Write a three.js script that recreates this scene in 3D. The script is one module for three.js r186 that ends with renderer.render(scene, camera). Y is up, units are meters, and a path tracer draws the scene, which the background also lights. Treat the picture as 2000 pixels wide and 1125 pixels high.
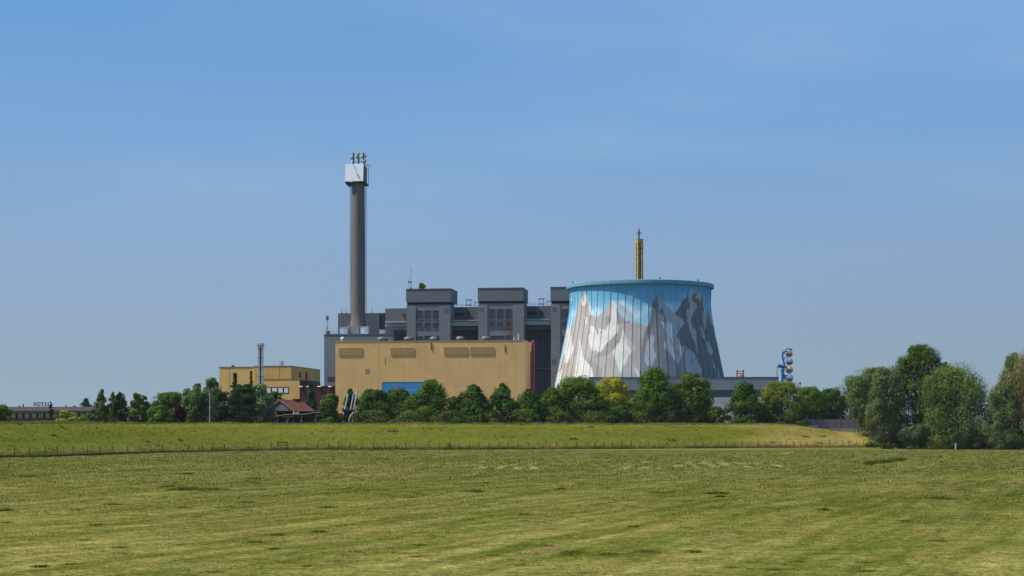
import * as THREE from 'three';
import { mergeGeometries } from 'three/addons/utils/BufferGeometryUtils.js';
import { FontLoader } from 'three/addons/loaders/FontLoader.js';
import { TextGeometry } from 'three/addons/geometries/TextGeometry.js';

// ---------------------------------------------------------------- camera, sky, sun, exposure
const F = 3400, HOR = 835, EYE = 5.1;               // focal length and horizon row in photo pixels, eye height in metres
const scene = new THREE.Scene();
const camera = new THREE.PerspectiveCamera(2 * Math.atan(562.5 / F) * 180 / Math.PI, 16 / 9, 0.5, 12000);
camera.position.set(0, EYE, 0);
camera.lookAt(0, EYE, -100);
camera.setViewOffset(2000, 1125, 0, -(HOR - 562.5), 2000, 1125);   // a shift lens keeps the verticals upright
const renderer = new THREE.WebGLRenderer({ antialias: true });
renderer.setSize(1024, 576);
renderer.toneMapping = THREE.LinearToneMapping;
renderer.toneMappingExposure = 1.0;
renderer.shadowMap.enabled = true;

const SUN = new THREE.Vector3(-0.995, 1.5, 0.17).normalize();
const sun = new THREE.DirectionalLight(new THREE.Color(1.0, 0.93, 0.82), 4.9);
sun.position.copy(SUN).multiplyScalar(900).add(new THREE.Vector3(0, 0, -450));
sun.target.position.set(0, 0, -450);
sun.castShadow = true;
sun.shadow.mapSize.set(4096, 4096);
Object.assign(sun.shadow.camera, { left: -420, right: 420, top: 460, bottom: -460, near: 10, far: 2200 });
sun.shadow.radius = 1;
scene.add(sun, sun.target);
scene.fog = new THREE.FogExp2(new THREE.Color(.72, .82, .95), .00004);   // a little summer haze

// ---------------------------------------------------------------- noise
function rng(seed) { let s = seed >>> 0; return () => { s = (s + 0x6d2b79f5) >>> 0; let t = Math.imul(s ^ (s >>> 15), 1 | s); t = (t + Math.imul(t ^ (t >>> 7), 61 | t)) ^ t; return ((t ^ (t >>> 14)) >>> 0) / 4294967296; }; }
function hash(ix, iy, s) { let h = Math.imul(ix, 374761393) + Math.imul(iy, 668265263) + Math.imul(s, 1274126177) | 0; h = Math.imul(h ^ (h >>> 13), 1274126177); return ((h ^ (h >>> 16)) >>> 0) / 4294967296; }
function vn(x, y, s = 0, per = 0) {
  let ix = Math.floor(x), iy = Math.floor(y); const fx = x - ix, fy = y - iy, u = fx * fx * (3 - 2 * fx), v = fy * fy * (3 - 2 * fy);
  let jx = ix + 1, jy = iy + 1;
  if (per) { ix = ((ix % per) + per) % per; jx = ((jx % per) + per) % per; iy = ((iy % per) + per) % per; jy = ((jy % per) + per) % per; }
  const a = hash(ix, iy, s), b = hash(jx, iy, s), c = hash(ix, jy, s), d = hash(jx, jy, s);
  return a + (b - a) * u + (c - a) * v + (a - b - c + d) * u * v;
}
function fbm(x, y, s = 0, o = 4) { let r = 0, a = 0.5, t = 0; for (let i = 0; i < o; i++) { r += a * vn(x, y, s + i); t += a; x *= 2.03; y *= 2.03; a *= 0.5; } return r / t; }
const clamp = (x, a = 0, b = 1) => Math.min(b, Math.max(a, x));
const smooth = (x, a, b) => { const t = clamp((x - a) / (b - a)); return t * t * (3 - 2 * t); };
const lerp = (a, b, t) => a + (b - a) * t;
function table(tab, x) {
  if (x <= tab[0][0]) { const [a, b] = tab; return a[1] + (b[1] - a[1]) * (x - a[0]) / (b[0] - a[0]); }
  for (let i = 1; i < tab.length; i++) if (x <= tab[i][0] || i === tab.length - 1) { const a = tab[i - 1], b = tab[i]; return a[1] + (b[1] - a[1]) * (x - a[0]) / (b[0] - a[0]); }
}
const toLin = (c) => c <= 0.04045 ? c / 12.92 : ((c + 0.055) / 1.055) ** 2.4;

// ---------------------------------------------------------------- sky
{
  const W = 2048, H = 1024, data = new Float32Array(W * H * 4);
  const stops = [[-90, .16, .17, .10], [-1.5, .2, .22, .17], [0, .31, .405, .475], [2.3, .285, .40, .51], [5.6, .26, .40, .60], [9.5, .195, .385, .665], [13.8, .135, .335, .66], [25, .115, .295, .61], [50, .095, .245, .54], [90, .085, .22, .49]];
  for (let j = 0; j < H; j++) {
    const el = ((j + .5) / H - .5) * Math.PI, deg = el * 180 / Math.PI, y = Math.sin(el);
    const base = [1, 2, 3].map((c) => table(stops.map((s) => [s[0], s[c]]), deg));
    for (let i = 0; i < W; i++) {
      const az = ((i + .5) / W - .5) * 2 * Math.PI, x = Math.cos(az) * Math.cos(el), z = Math.sin(az) * Math.cos(el);
      const cg = x * SUN.x + y * SUN.y + z * SUN.z, o = (j * W + i) * 4;
      const glow = deg > -1 ? .55 * Math.pow(Math.max(0, cg), 10) + .9 * Math.pow(Math.max(0, cg), 70) : 0;
      let cir = 0;
      if (deg > 4) {                                   // thin high cirrus, drawn out sideways
        const px = x / (y + .10), pz = z / (y + .10);
        const n = fbm(px * .9 + pz * .5 + 3.7, pz * 1.5 - px * .4 - 1.2, 11, 6), m = fbm(px * 4 + 9, pz * 5, 23, 4);
        cir = smooth(n, .44, .8) * (.6 + .8 * (m - .4)) * smooth(deg, 4, 11) * .2;
      }
      // the air is a little clearer away from the sun's side
      const side = 1 - .09 * smooth(x, -.15, .5) * smooth(14 - deg, 0, 14) + .05 * smooth(-x, .1, .9);
      const white = [.62, .72, .84];
      for (let c = 0; c < 3; c++) data[o + c] = lerp(base[c] * side, white[c], cir) + glow * [1, .95, .85][c];
      data[o + 3] = 1;
    }
  }
  const t = new THREE.DataTexture(data, W, H, THREE.RGBAFormat, THREE.FloatType);
  t.mapping = THREE.EquirectangularReflectionMapping; t.magFilter = t.minFilter = THREE.LinearFilter; t.wrapS = THREE.RepeatWrapping; t.needsUpdate = true;
  scene.background = t; scene.environment = t;
}

// ---------------------------------------------------------------- helpers
const P = (px, py, D) => new THREE.Vector3((px - 1000) / F * D, EYE + (HOR - py) / F * D, -D);   // the place seen at a photo pixel, D metres off
const hgt = (py, D) => EYE + (HOR - py) / F * D;
const used = new Map();
function numbered(n) { const k = used.get(n) ?? 0; used.set(n, k + 1); return k ? n + '_' + String(k).padStart(3, '0') : n; }
function tag(o, label, category, group) { o.userData.label = label; o.userData.category = category; if (group) o.userData.group = group; return o; }
function thing(name, label, category, pos = [0, 0, 0], turn = 0, group) {
  const o = new THREE.Group(); o.name = numbered(name); scene.add(o); o.position.set(...pos); o.rotation.y = turn; return tag(o, label, category, group);
}
function mesh(name, geos, mat, parent, label) {
  const g = Array.isArray(geos) ? (geos.length > 1 ? mergeGeometries(geos.map((q) => q.index ? q.toNonIndexed() : q)) : geos[0]) : geos;
  const m = new THREE.Mesh(g, mat); m.name = parent ? name : numbered(name); (parent ?? scene).add(m);
  if (label) m.userData.label = label;
  return m;
}
function struct(name, geos, mat) { const m = mesh(name, geos, mat); m.userData.kind = 'structure'; return m; }
function stuff(o, name, label, category, parent) { o.name = parent ? name : numbered(name); o.userData.kind = 'stuff'; if (label) o.userData.label = label; if (category) o.userData.category = category; (parent ?? scene).add(o); return o; }
// box with uv in metres, given by two corners
function bx(x0, x1, y0, y1, z0, z1) {
  const w = x1 - x0, h = y1 - y0, d = z1 - z0, g = new THREE.BoxGeometry(w, h, d), uv = g.attributes.uv;
  const s = [[d, h], [d, h], [w, d], [w, d], [w, h], [w, h]];
  for (let f = 0; f < 6; f++) for (let k = 0; k < 4; k++) uv.setXY(f * 4 + k, uv.getX(f * 4 + k) * s[f][0], uv.getY(f * 4 + k) * s[f][1]);
  return g.translate((x0 + x1) / 2, (y0 + y1) / 2, (z0 + z1) / 2);
}
function bar(a, b, r, n = 6) {
  a = new THREE.Vector3(...(a.toArray ? a.toArray() : a)); b = new THREE.Vector3(...(b.toArray ? b.toArray() : b));
  const d = b.clone().sub(a), g = new THREE.CylinderGeometry(r, r, d.length(), n, 1);
  return g.applyQuaternion(new THREE.Quaternion().setFromUnitVectors(new THREE.Vector3(0, 1, 0), d.clone().normalize())).translate((a.x + b.x) / 2, (a.y + b.y) / 2, (a.z + b.z) / 2);
}
function cyl(x, z, y0, y1, r0, r1 = r0, n = 20, open = false) { return new THREE.CylinderGeometry(r1, r0, y1 - y0, n, 1, open).translate(x, (y0 + y1) / 2, z); }
function quad(a, b, c, d) {               // slab-free plane of four points, uv in metres along ab and ad
  const g = new THREE.BufferGeometry(), w = a.distanceTo(b), h = a.distanceTo(d);
  g.setAttribute('position', new THREE.Float32BufferAttribute([a, b, c, a, c, d].flatMap((p) => p.toArray()), 3));
  g.setAttribute('uv', new THREE.Float32BufferAttribute([0, 0, w, 0, w, h, 0, 0, w, h, 0, h], 2)); g.computeVertexNormals(); return g;
}
function extr(pts, depth, bevel = 0) { const s = new THREE.Shape(pts.map((p) => new THREE.Vector2(...p))); return new THREE.ExtrudeGeometry(s, { depth, bevelEnabled: bevel > 0, bevelSize: bevel, bevelThickness: bevel, bevelSegments: 1 }); }

// ---------------------------------------------------------------- materials
function tex(W, H, fn, srgb, metresX, metresY) {
  const d = new Uint8Array(W * H * 4);
  for (let y = 0; y < H; y++) for (let x = 0; x < W; x++) { const v = fn(x / W, y / H), o = (y * W + x) * 4; for (let c = 0; c < 3; c++) d[o + c] = clamp(Array.isArray(v) ? v[c] : v) * 255; d[o + 3] = 255; }
  const t = new THREE.DataTexture(d, W, H); t.wrapS = t.wrapT = THREE.RepeatWrapping; t.magFilter = THREE.LinearFilter; t.minFilter = THREE.LinearMipmapLinearFilter;
  if (srgb) t.colorSpace = THREE.SRGBColorSpace; if (metresX) t.repeat.set(1 / metresX, 1 / metresY); t.needsUpdate = true; return t;
}
const tn = (u, v, f, s) => vn(u * f, v * f, s, f);
// weathered wall: run-off streaks below the top, blotches; values are tone factors
const wallTone = tex(512, 512, (u, v) => {
  const st = vn(u * 90, v * 4, 5, 0) * .5 + vn(u * 37, v * 2, 6, 0) * .5, bl = tn(u, v, 8, 7) * .5 + tn(u, v, 24, 8) * .3 + tn(u, v, 80, 9) * .2;
  return .85 + .06 * st + .11 * bl;
}, true, 30, 30);
const panelBump = tex(256, 16, (u) => { const p = (u * 8) % 1, q = (u * 64) % 1; return p < .05 ? 0 : (q < .5 ? .75 : 1); }, false, 8, 8);
const M = (r, g, b, o = {}) => new THREE.MeshStandardMaterial({ color: new THREE.Color().setRGB(r, g, b), roughness: .85, ...o });
const wallMat = (r, g, b, o = {}) => M(r, g, b, { map: wallTone, ...o });
const mat = {
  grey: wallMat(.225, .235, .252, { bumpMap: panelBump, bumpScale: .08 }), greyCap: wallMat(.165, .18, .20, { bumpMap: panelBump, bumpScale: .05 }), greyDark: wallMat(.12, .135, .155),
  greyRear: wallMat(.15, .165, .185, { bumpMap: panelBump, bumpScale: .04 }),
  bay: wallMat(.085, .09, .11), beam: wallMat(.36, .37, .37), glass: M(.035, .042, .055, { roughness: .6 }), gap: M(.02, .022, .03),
  rust: wallMat(.22, .09, .045), yellow: wallMat(.84, .51, .205), yellowLouvre: wallMat(.58, .37, .15), ochre: wallMat(.78, .46, .125), ochre2: wallMat(.86, .54, .17), brown: wallMat(.10, .075, .06),
  maroon: wallMat(.085, .011, .022), pinkRed: M(.28, .02, .05, { roughness: .5 }), white: M(.8, .8, .8, { roughness: .6 }), paleGrey: M(.55, .57, .6), steel: M(.6, .6, .61, { metalness: .8, roughness: .35 }),
  fan: M(.14, .145, .155, { roughness: .55 }), dark: M(.03, .032, .036), black: M(.015, .015, .017, { roughness: .6 }), whitePane: M(.78, .8, .78, { roughness: .3 }),
  chimney: wallMat(.17, .148, .13, { bumpMap: wallTone, bumpScale: .05 }), panelBlue: M(.86, .9, .95, { roughness: .25, metalness: 0 }), ladder: M(.2, .21, .23), dish: M(.4, .33, .1),
  blue: M(.012, .13, .38, { roughness: .45 }), yellowPaint: M(.62, .36, .02, { roughness: .5 }), tile: M(.25, .06, .035), woodDark: M(.035, .028, .026), woodGrey: M(.2, .19, .18),
  hotelRoof: wallMat(.060, .048, .055), hotelWall: M(.05, .035, .05), brick: wallMat(.38, .27, .24), cream: M(.6, .58, .55), post: M(.03, .026, .02), lowWall: wallMat(.30, .31, .345), lowWallPale: wallMat(.52, .53, .55), teal: M(.06, .13, .15, { roughness: .3 }),
  orange: M(.5, .1, .05), bark: M(.09, .07, .05, { roughness: 1 }),
};

// ---------------------------------------------------------------- where the dike runs: its foot, as (photo column, metres off)
const foot = [[-900, 196], [-600, 222], [-300, 259], [0, 296], [180, 330], [350, 365], [550, 394], [750, 404], [1000, 413], [1300, 431], [1550, 450], [1720, 458], [2000, 470], [2400, 490]];
const footPts = foot.map(([px, D]) => new THREE.Vector3((px - 1000) / F * D, 0, -D));
const footCurve = new THREE.CatmullRomCurve3(footPts, false, 'centripetal');
const FS = footCurve.getSpacedPoints(400);
const pxOf = (p) => 1000 + F * p.x / -p.z;
const footD = (px) => { for (let i = 1; i < FS.length; i++) if (pxOf(FS[i]) >= px) { const a = FS[i - 1], b = FS[i], t = (px - pxOf(a)) / (pxOf(b) - pxOf(a)); return lerp(-a.z, -b.z, t); } return -FS[400].z; };

// ---------------------------------------------------------------- meadow
const mowDir = [0.35, -0.937];                       // mowing rows run away from us and a little to the right
function rows(x, z) { const bend = 0; const c = Math.cos(bend), s = Math.sin(bend), dx = mowDir[0] * c - mowDir[1] * s, dz = mowDir[0] * s + mowDir[1] * c; return [x * dx + z * dz, x * -dz + z * dx]; }
function windrow(x, z) {                             // pale hay left in rows across the far part of the field
  const D = -z; if (D < 205 || D > 300) return 0;
  const w = smooth(D, 208, 225) * (1 - smooth(D, 262, 290)) * smooth(x, -14, -4) * (1 - smooth(x, 34, 40)) * (1 - .75 * smooth(x, 2, 6) * (1 - smooth(x, 10, 14)));
  const ph = (x - .085 * D) / 2.3 * 6.283 + (fbm(D / 9, x / 9, 41, 2) - .5) * 5;
  return w * smooth(Math.cos(ph) + (fbm(x / 3, z / 14, 43, 3) - .5) * 2.4, .55, 1.25);
}
function bare(x, z) { const D = -z, a = (x - 45.5) / 3.4, b = (D - 232) / 8; return smooth(1.1 - a * a - b * b + (fbm(x, z / 3, 47, 3) - .5) * 1.6, 0, 1); }
function fieldTone(x, z) {                           // returns [green..straw 0..1, brightness]
  const [a, c] = rows(x, z), D = Math.hypot(x, z);
  const streak = fbm(a / 10, c / .7, 51, 4), streak2 = fbm(a / 40, c / 4.5, 55, 3), blot = fbm(x / 22, z / 40, 59, 4), line = Math.max(0, fbm(a / 60, c / 2.0, 61, 2) - .58) * 4;
  let straw = clamp(.32 + (streak - .5) * 1.25 + (streak2 - .5) * .22 + (blot - .5) * .45 + line * .3);
  straw = lerp(straw, clamp(straw * .45), smooth(D, 150, 330) * .8);
  const tone = 1.16 + .32 * (fbm(x / 9, z / 16, 63, 3) - .5) + .08 * (streak2 - .5);
  return [straw, tone];
}
const cg = [.100, .117, .018], cs = [.270, .232, .070], cf = [.116, .132, .034], cd = [.028, .042, .012], cw = [.36, .34, .14], cb = [.22, .125, .05];
function fieldColor(x, z) {
  const [s, t] = fieldTone(x, z), D = Math.hypot(x, z), far = smooth(D, 170, 330) * .85, w = windrow(x, z), b = bare(x, z);
  return [0, 1, 2].map((k) => { let v = lerp(lerp(cg[k], cf[k], far), cs[k], s) * t; v = lerp(v, cw[k], w * .85); return lerp(v, cb[k], b * .8); });
}
function fieldY(x, z) { const D = Math.hypot(x, z); return ((fbm(x / 45, z / 45, 71, 3) - .5) * .55 + (fbm(x / 7, z / 9, 75, 3) - .5) * .16) * smooth(D, 20, 60) * (1 - smooth(D, 380, 430)) - .1; }
const grassMap = tex(1024, 1024, (u, v) => {
  const n = tn(u, v, 256, 81) * .4 + tn(u, v, 128, 82) * .25 + tn(u, v, 48, 83) * .2 + tn(u, v, 16, 84) * .15, k = .45 + 1.05 * (n - .2), y = .05 * (tn(u, v, 96, 85) - .5);
  return [k + y, k, k - y];
}, true, 18, 18);
{
  const pos = [], col = [], uv = [], idx = [], angs = [], rad = [];
  for (let a = -180; a < -22; a += 6) angs.push(a); for (let a = -22; a <= 22; a += .14) angs.push(a); for (let a = 28; a <= 180; a += 6) angs.push(a);
  angs[angs.length - 1] = 180;
  for (let r = 1.5; r < 9000; r *= r < 45 ? 1.12 : r < 470 ? 1.0085 : 1.15) rad.push(r);
  for (const r of rad) for (const a of angs) {
    const x = Math.sin(a * Math.PI / 180) * r, z = -Math.cos(a * Math.PI / 180) * r, c = r > 600 ? [.09, .105, .03] : fieldColor(x, z);
    pos.push(x, fieldY(x, z), z); col.push(...c.map((v) => v * 1.5)); uv.push(x, z);
  }
  const n = angs.length;
  for (let i = 0; i < rad.length - 1; i++) for (let j = 0; j < n - 1; j++) { const p = i * n + j; idx.push(p, p + 1, p + n, p + 1, p + n + 1, p + n); }
  const c0 = pos.length / 3; pos.push(0, -.1, 0); col.push(.1, .12, .04); uv.push(0, 0); for (let j = 0; j < n - 1; j++) idx.push(c0, j + 1, j);
  const g = new THREE.BufferGeometry();
  g.setAttribute('position', new THREE.Float32BufferAttribute(pos, 3)); g.setAttribute('color', new THREE.Float32BufferAttribute(col, 3)); g.setAttribute('uv', new THREE.Float32BufferAttribute(uv, 2)); g.setIndex(idx); g.computeVertexNormals();
  struct('meadow', g, new THREE.MeshPhysicalMaterial({ vertexColors: true, map: grassMap, bumpMap: grassMap, bumpScale: .02, roughness: 1, specularIntensity: 0 })).userData.label = 'wide mown meadow with straw coloured mowing streaks in front of the dike';
}

const slopeMap = tex(512, 512, (u, v) => .80 + .14 * (tn(u, v, 128, 86) - .5) + .12 * (tn(u, v, 32, 87) - .5), true, 14, 14);
// ---------------------------------------------------------------- dike
const dry = (px) => smooth(px, 1370, 1620);
function crestH(px) { return table([[-2000, 6.02], [0, 6.03], [500, 6.14], [1000, 6.05], [1575, 6.12], [1610, 5.75], [1650, 5.15], [1695, 4.2], [1760, 3.9], [3000, 3.9]], px); }
// a point on the dike: i along the foot (0..400), t across (0 foot, 1 front edge of the crest, 1.18 back edge, 2 far foot)
const atF = (i) => { i = clamp(i, 0, 399.999); const k = Math.floor(i); return FS[k].clone().lerp(FS[k + 1], i - k); };
function dikeAt(i, t) {
  const k = clamp(Math.floor(i), 0, 399), p = FS[k].clone().lerp(FS[k + 1], clamp(i - k)), tg = atF(i + 9).sub(atF(i - 9)).normalize();
  const n = new THREE.Vector3(tg.z, 0, -tg.x); if (n.z > 0) n.negate();
  const px = pxOf(p), H = crestH(px), wob = (fbm(p.x / 9, t * 3, 91, 3) - .5);
  const off = t <= 1 ? t * 18 : t <= 1.18 ? 18 + (t - 1) * 16 : 20.9 + (t - 1.18) * 18, e = t <= 1 ? lerp(t, t * t * (3 - 2 * t), .45) : t <= 1.18 ? 1 : 1 - smooth(t, 1.18, 2.0);
  const q = p.addScaledVector(n, off); q.y = -.15 + (H + .15) * e + wob * .35 * smooth(t, .02, .3); return [q, px];
}
function dikeColor(px, t, x, z) {
  const n = fbm(x / 14, t * 6, 101, 4), m = fbm(x / 5, t * 9, 105, 2), d = clamp(dry(px) * (1.1 - .5 * t) + (n - .5) * .9 * (.35 + dry(px)));
  const G = [.136, .150, .018], Y = [.175, .172, .024], T = [.34, .255, .08], Dk = [.09, .115, .012];
  const top = smooth(t, .78, .97), low = 1 - smooth(t, .04, .16), track = smooth(px, 1680, 1694) * (1 - smooth(px, 1712, 1722));
  return [0, 1, 2].map((k) => {
    let v = lerp(G[k], Y[k], clamp(.15 + (n - .5) * 1.6 + top * .35 + d * .6)); v = lerp(v, T[k], clamp(d - .25) + low * .35 + top * .18 * (m > .5)); v = lerp(v, T[k] * 1.05, track * .8);
    v = lerp(v, Dk[k], smooth(m, .62, .8) * .16); return v * (.97 + .14 * (m - .5));
  });
}
{
  const pos = [], col = [], uv = [], idx = [], ts = []; for (let t = 0; t < 1; t += 1 / 44) ts.push(t); ts.push(1, 1.06, 1.12, 1.18, 1.3, 1.45, 1.6, 1.8, 2);
  const N = 800;
  for (let i = 0; i <= N; i++) for (const t of ts) { const [q, px] = dikeAt(i / 2, t); pos.push(q.x, q.y, q.z); col.push(...dikeColor(px, t, q.x, q.z).map((v) => v * 1.5)); uv.push(q.x, q.z); }
  const n = ts.length; for (let i = 0; i < N; i++) for (let j = 0; j < n - 1; j++) { const p = i * n + j; idx.push(p, p + n, p + 1, p + 1, p + n, p + n + 1); }
  const g = new THREE.BufferGeometry();
  g.setAttribute('position', new THREE.Float32BufferAttribute(pos, 3)); g.setAttribute('color', new THREE.Float32BufferAttribute(col, 3)); g.setAttribute('uv', new THREE.Float32BufferAttribute(uv, 2)); g.setIndex(idx); g.computeVertexNormals();
  struct('dike', g, new THREE.MeshPhysicalMaterial({ vertexColors: true, map: slopeMap, roughness: 1, specularIntensity: 0, side: THREE.DoubleSide })).userData.label = 'long grass covered dike running behind the wire fence';
}

// ---------------------------------------------------------------- complex of buildings: boxes given by photo columns and rows on planes turned by psi
function frame(name, label, category, px0, D0, psi) {
  const c = Math.cos(psi), s = Math.sin(psi), X0 = (px0 - 1000) / F * D0, o = thing(name, label, category, [X0, 0, -D0], -psi);
  const lx = (px, ld = 0) => { const k = (px - 1000) / F; return (k * (D0 + c * ld) - X0 - s * ld) / (c + k * s); };
  const D = (x, ld = 0) => D0 - s * x + c * ld;
  const ly = (px, py, ld = 0) => hgt(py, D(lx(px, ld), ld));
  // the world place of a local point
  const world = (x, y, ld) => new THREE.Vector3(X0 + c * x + s * ld, y, -D(x, ld));
  const box = (a, b, yt, yb, ld, depth, pyAt = a) => bx(lx(a, ld), lx(b, ld), yb === null ? 0 : ly(pyAt, yb, ld), ly(pyAt, yt, ld), -ld - depth, -ld);
  return { o, lx, ly, D, box, world, psi };
}
const PSI = .131;

// grey plant building
const plant = frame('plant_building', 'large grey windowed plant building with three flat capped towers behind the yellow hall', 'industrial building', 633, 640, PSI);
{
  const { o, box, lx, ly } = plant;
  const W = (n, g, m, l, p = o) => mesh(n, g, m, p, l);
  W('wall', [box(633, 768, 653.5, null, 0, 26)], mat.grey, 'low grey left wing carrying the chimney');
  W('coping', [box(632.5, 768.4, 652.5, 654.4, -.15, 26.3)], mat.greyDark);
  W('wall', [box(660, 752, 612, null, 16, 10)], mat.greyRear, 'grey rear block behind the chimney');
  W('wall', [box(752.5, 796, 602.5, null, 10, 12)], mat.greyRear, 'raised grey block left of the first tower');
  W('beam', [box(752, 793.3, 627, 631, 3, 6), box(752, 793.3, 633, 638, 3.4, 5)], mat.beam);
  W('opening', [box(768.3, 793.4, 645, 669, 6, 3.6)], mat.bay);
  W('drain_pipe', [box(741.3, 743, 612.5, 651, 15.2, .7)], mat.dark);
  W('window', [box(640, 647, 736, 745, -.06, .5), box(648, 654.5, 736, 745, -.06, .5)], mat.glass);
  W('duct', [box(785, 793, 614, 617, 8.6, 1.3)], mat.dark);
  const tower = (a, b, capT, capB, bodyT, ca, cb, wins, vents, rust) => {
    const t = mesh('tower_block', [box(a, b, bodyT, null, 0, 10)], mat.grey, o);
    mesh('roof_cap', [box(ca, cb, capT, capB, -.35, 15, cb)], mat.greyCap, t); mesh('roof_edge', [box(ca - .3, cb + .3, capT - 1, capT + .6, -.5, 15.4, cb)], mat.greyDark, t);
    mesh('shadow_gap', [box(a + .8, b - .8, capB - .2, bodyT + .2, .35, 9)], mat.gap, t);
    mesh('corner_pilaster', [box(a, a + 18, bodyT + 2, null, -.25, .24), box(b - 22, b, bodyT + 2, null, -.25, .24)], mat.grey, t);
    for (const [x0, x1, y0, y1] of wins) {
      const x = lx(x0), w = lx(x1) - x, yt = ly(x0, y0), yb = ly(x0, y1);
      mesh('window', [bx(x, x + w, yb, yt, -.4, .04)], mat.glass, t);
      const f = [bx(x - .12, x + .02, yb, yt, 0, .12), bx(x + w - .02, x + w + .12, yb, yt, 0, .12), bx(x - .12, x + w + .12, yt - .02, yt + .14, 0, .13), bx(x - .16, x + w + .16, yb - .2, yb + .02, 0, .2)];
      mesh('window_frame', f, mat.greyRear, t);
    }
    for (const [x0, x1, y0, y1] of vents) mesh('vent', [box(x0, x1, y0, y1, -.3, .4)], mat.greyDark, t);
    for (const [x0, x1, y0, y1] of rust) mesh('rust_streak', [box(x0, x1, y0, y1, -.03, .05)], mat.rust, t);
    return t;
  };
  const grid = (xs, rows) => rows.flatMap(([y0, y1]) => xs.map(([a, b]) => [a, b, y0, y1]));
  tower(794, 879.5, 564, 589.5, 595.5, 793, 880.3, grid([[813.5, 825.3], [829.5, 841], [845.7, 857.5]], [[607, 623.5], [631, 641]]).concat([[813.5, 825.3, 657, 670], [829.5, 857.5, 656, 670]]), [[868, 876.5, 602, 611]], [[824, 826, 624, 645]]);
  tower(934, 1023.5, 562.3, 587.5, 593, 933, 1021.3, grid([[955.5, 967], [971, 983], [987.5, 999]], [[604, 623.5], [629.3, 640]]).concat([[958, 984, 656, 668], [987.5, 999, 655, 668]]), [[935.5, 944.5, 601, 609]], [[986, 991, 624, 646], [993, 1000, 629, 668]]);
  tower(1076, 1150, 560.5, 587, 593, 1075, 1148, grid([[1098, 1110], [1114, 1126]], [[604, 621], [628, 638.5], [656, 672]]), [[1078.5, 1086.5, 600, 608], [1078, 1086, 702, 711]], []);
  // set-back walls, gallery beams and dark bays between the towers
  for (const [a, b, yt] of [[876, 937, 600], [1018, 1079, 598]]) {
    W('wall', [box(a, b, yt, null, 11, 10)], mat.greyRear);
    W('gallery_beam', [box(a + 3, b - 2.6, yt + 25, yt + 27, 1.6, 7), box(a + 3, b - 2.6, yt + 28, yt + 36.5, 2, 6)], mat.beam);
    W('gallery_wall', [box(a + 3, b - 2.6, yt + 37, yt + 45, 4, 6)], mat.greyDark);
    W('bay', [box(a + 3, b - 2.6, yt + 46, null, 7.8, 3)], mat.bay);
    for (const q of [12, 30, 44]) W('pipe', [bar([lx(a + q, 7.6), 0, -7.5], [lx(a + q, 7.6), ly(a + q, yt + 48, 7.6), -7.5], .22, 8)], mat.greyDark);
    W('ledge', [box(a + 3.5, b - 3, yt + 120, yt + 123, 6.6, 1.1)], mat.greyRear); W('ledge', [box(a + 3.5, b - 3, yt + 72, yt + 73.5, 7.2, .5)], mat.greyDark);
    W('vent', [box(a + 37, a + 40, yt + 8, yt + 17, 10.7, .6), box(a + 13, a + 30, yt + 11, yt + 16, 10.7, .6)], mat.gap);
    const y0 = ly(a, yt, 11), y1 = y0 + 1.1, xa = lx(a, 11), xb = lx(b, 11), r = [bar([xa, y1, -11.3], [xb, y1, -11.3], .05), bar([xa, y0 + .55, -11.3], [xb, y0 + .55, -11.3], .04)];
    for (let x = xa; x < xb; x += 1.6) r.push(bar([x, y0, -11.3], [x, y1, -11.3], .05));
    W('railing', r, mat.ladder);
    const xc = lx(a + 39, 12); const sh = []; for (const dx of [-.8, .8]) sh.push(bar([xc + dx, y0, -12.5], [xc + dx, y0 + 3, -12.5], .09)); sh.push(bx(xc - 1.1, xc + 1.1, y0 + 2.6, y0 + 2.9, -13.5, -11.8), bx(xc - .9, xc + .9, y0 + .7, y0 + .95, -13.5, -11.8));
    W('roof_stand', sh, mat.ladder);
    const xd = lx(b - 6, 11); W('roof_stair', [bx(xd - .9, xd + .9, y0 + 1.6, y0 + 1.8, -12.5, -11), bar([xd - .8, y0, -11.2], [xd - .8, y0 + 2.8, -11.2], .08), bar([xd + .8, y0, -11.2], [xd + .8, y0 + 2.8, -11.2], .08)], mat.ladder);
  }
}
const ROOF = plant.ly(690, 653.5, 0) - .02;        // flat roof of the low left wing
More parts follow.
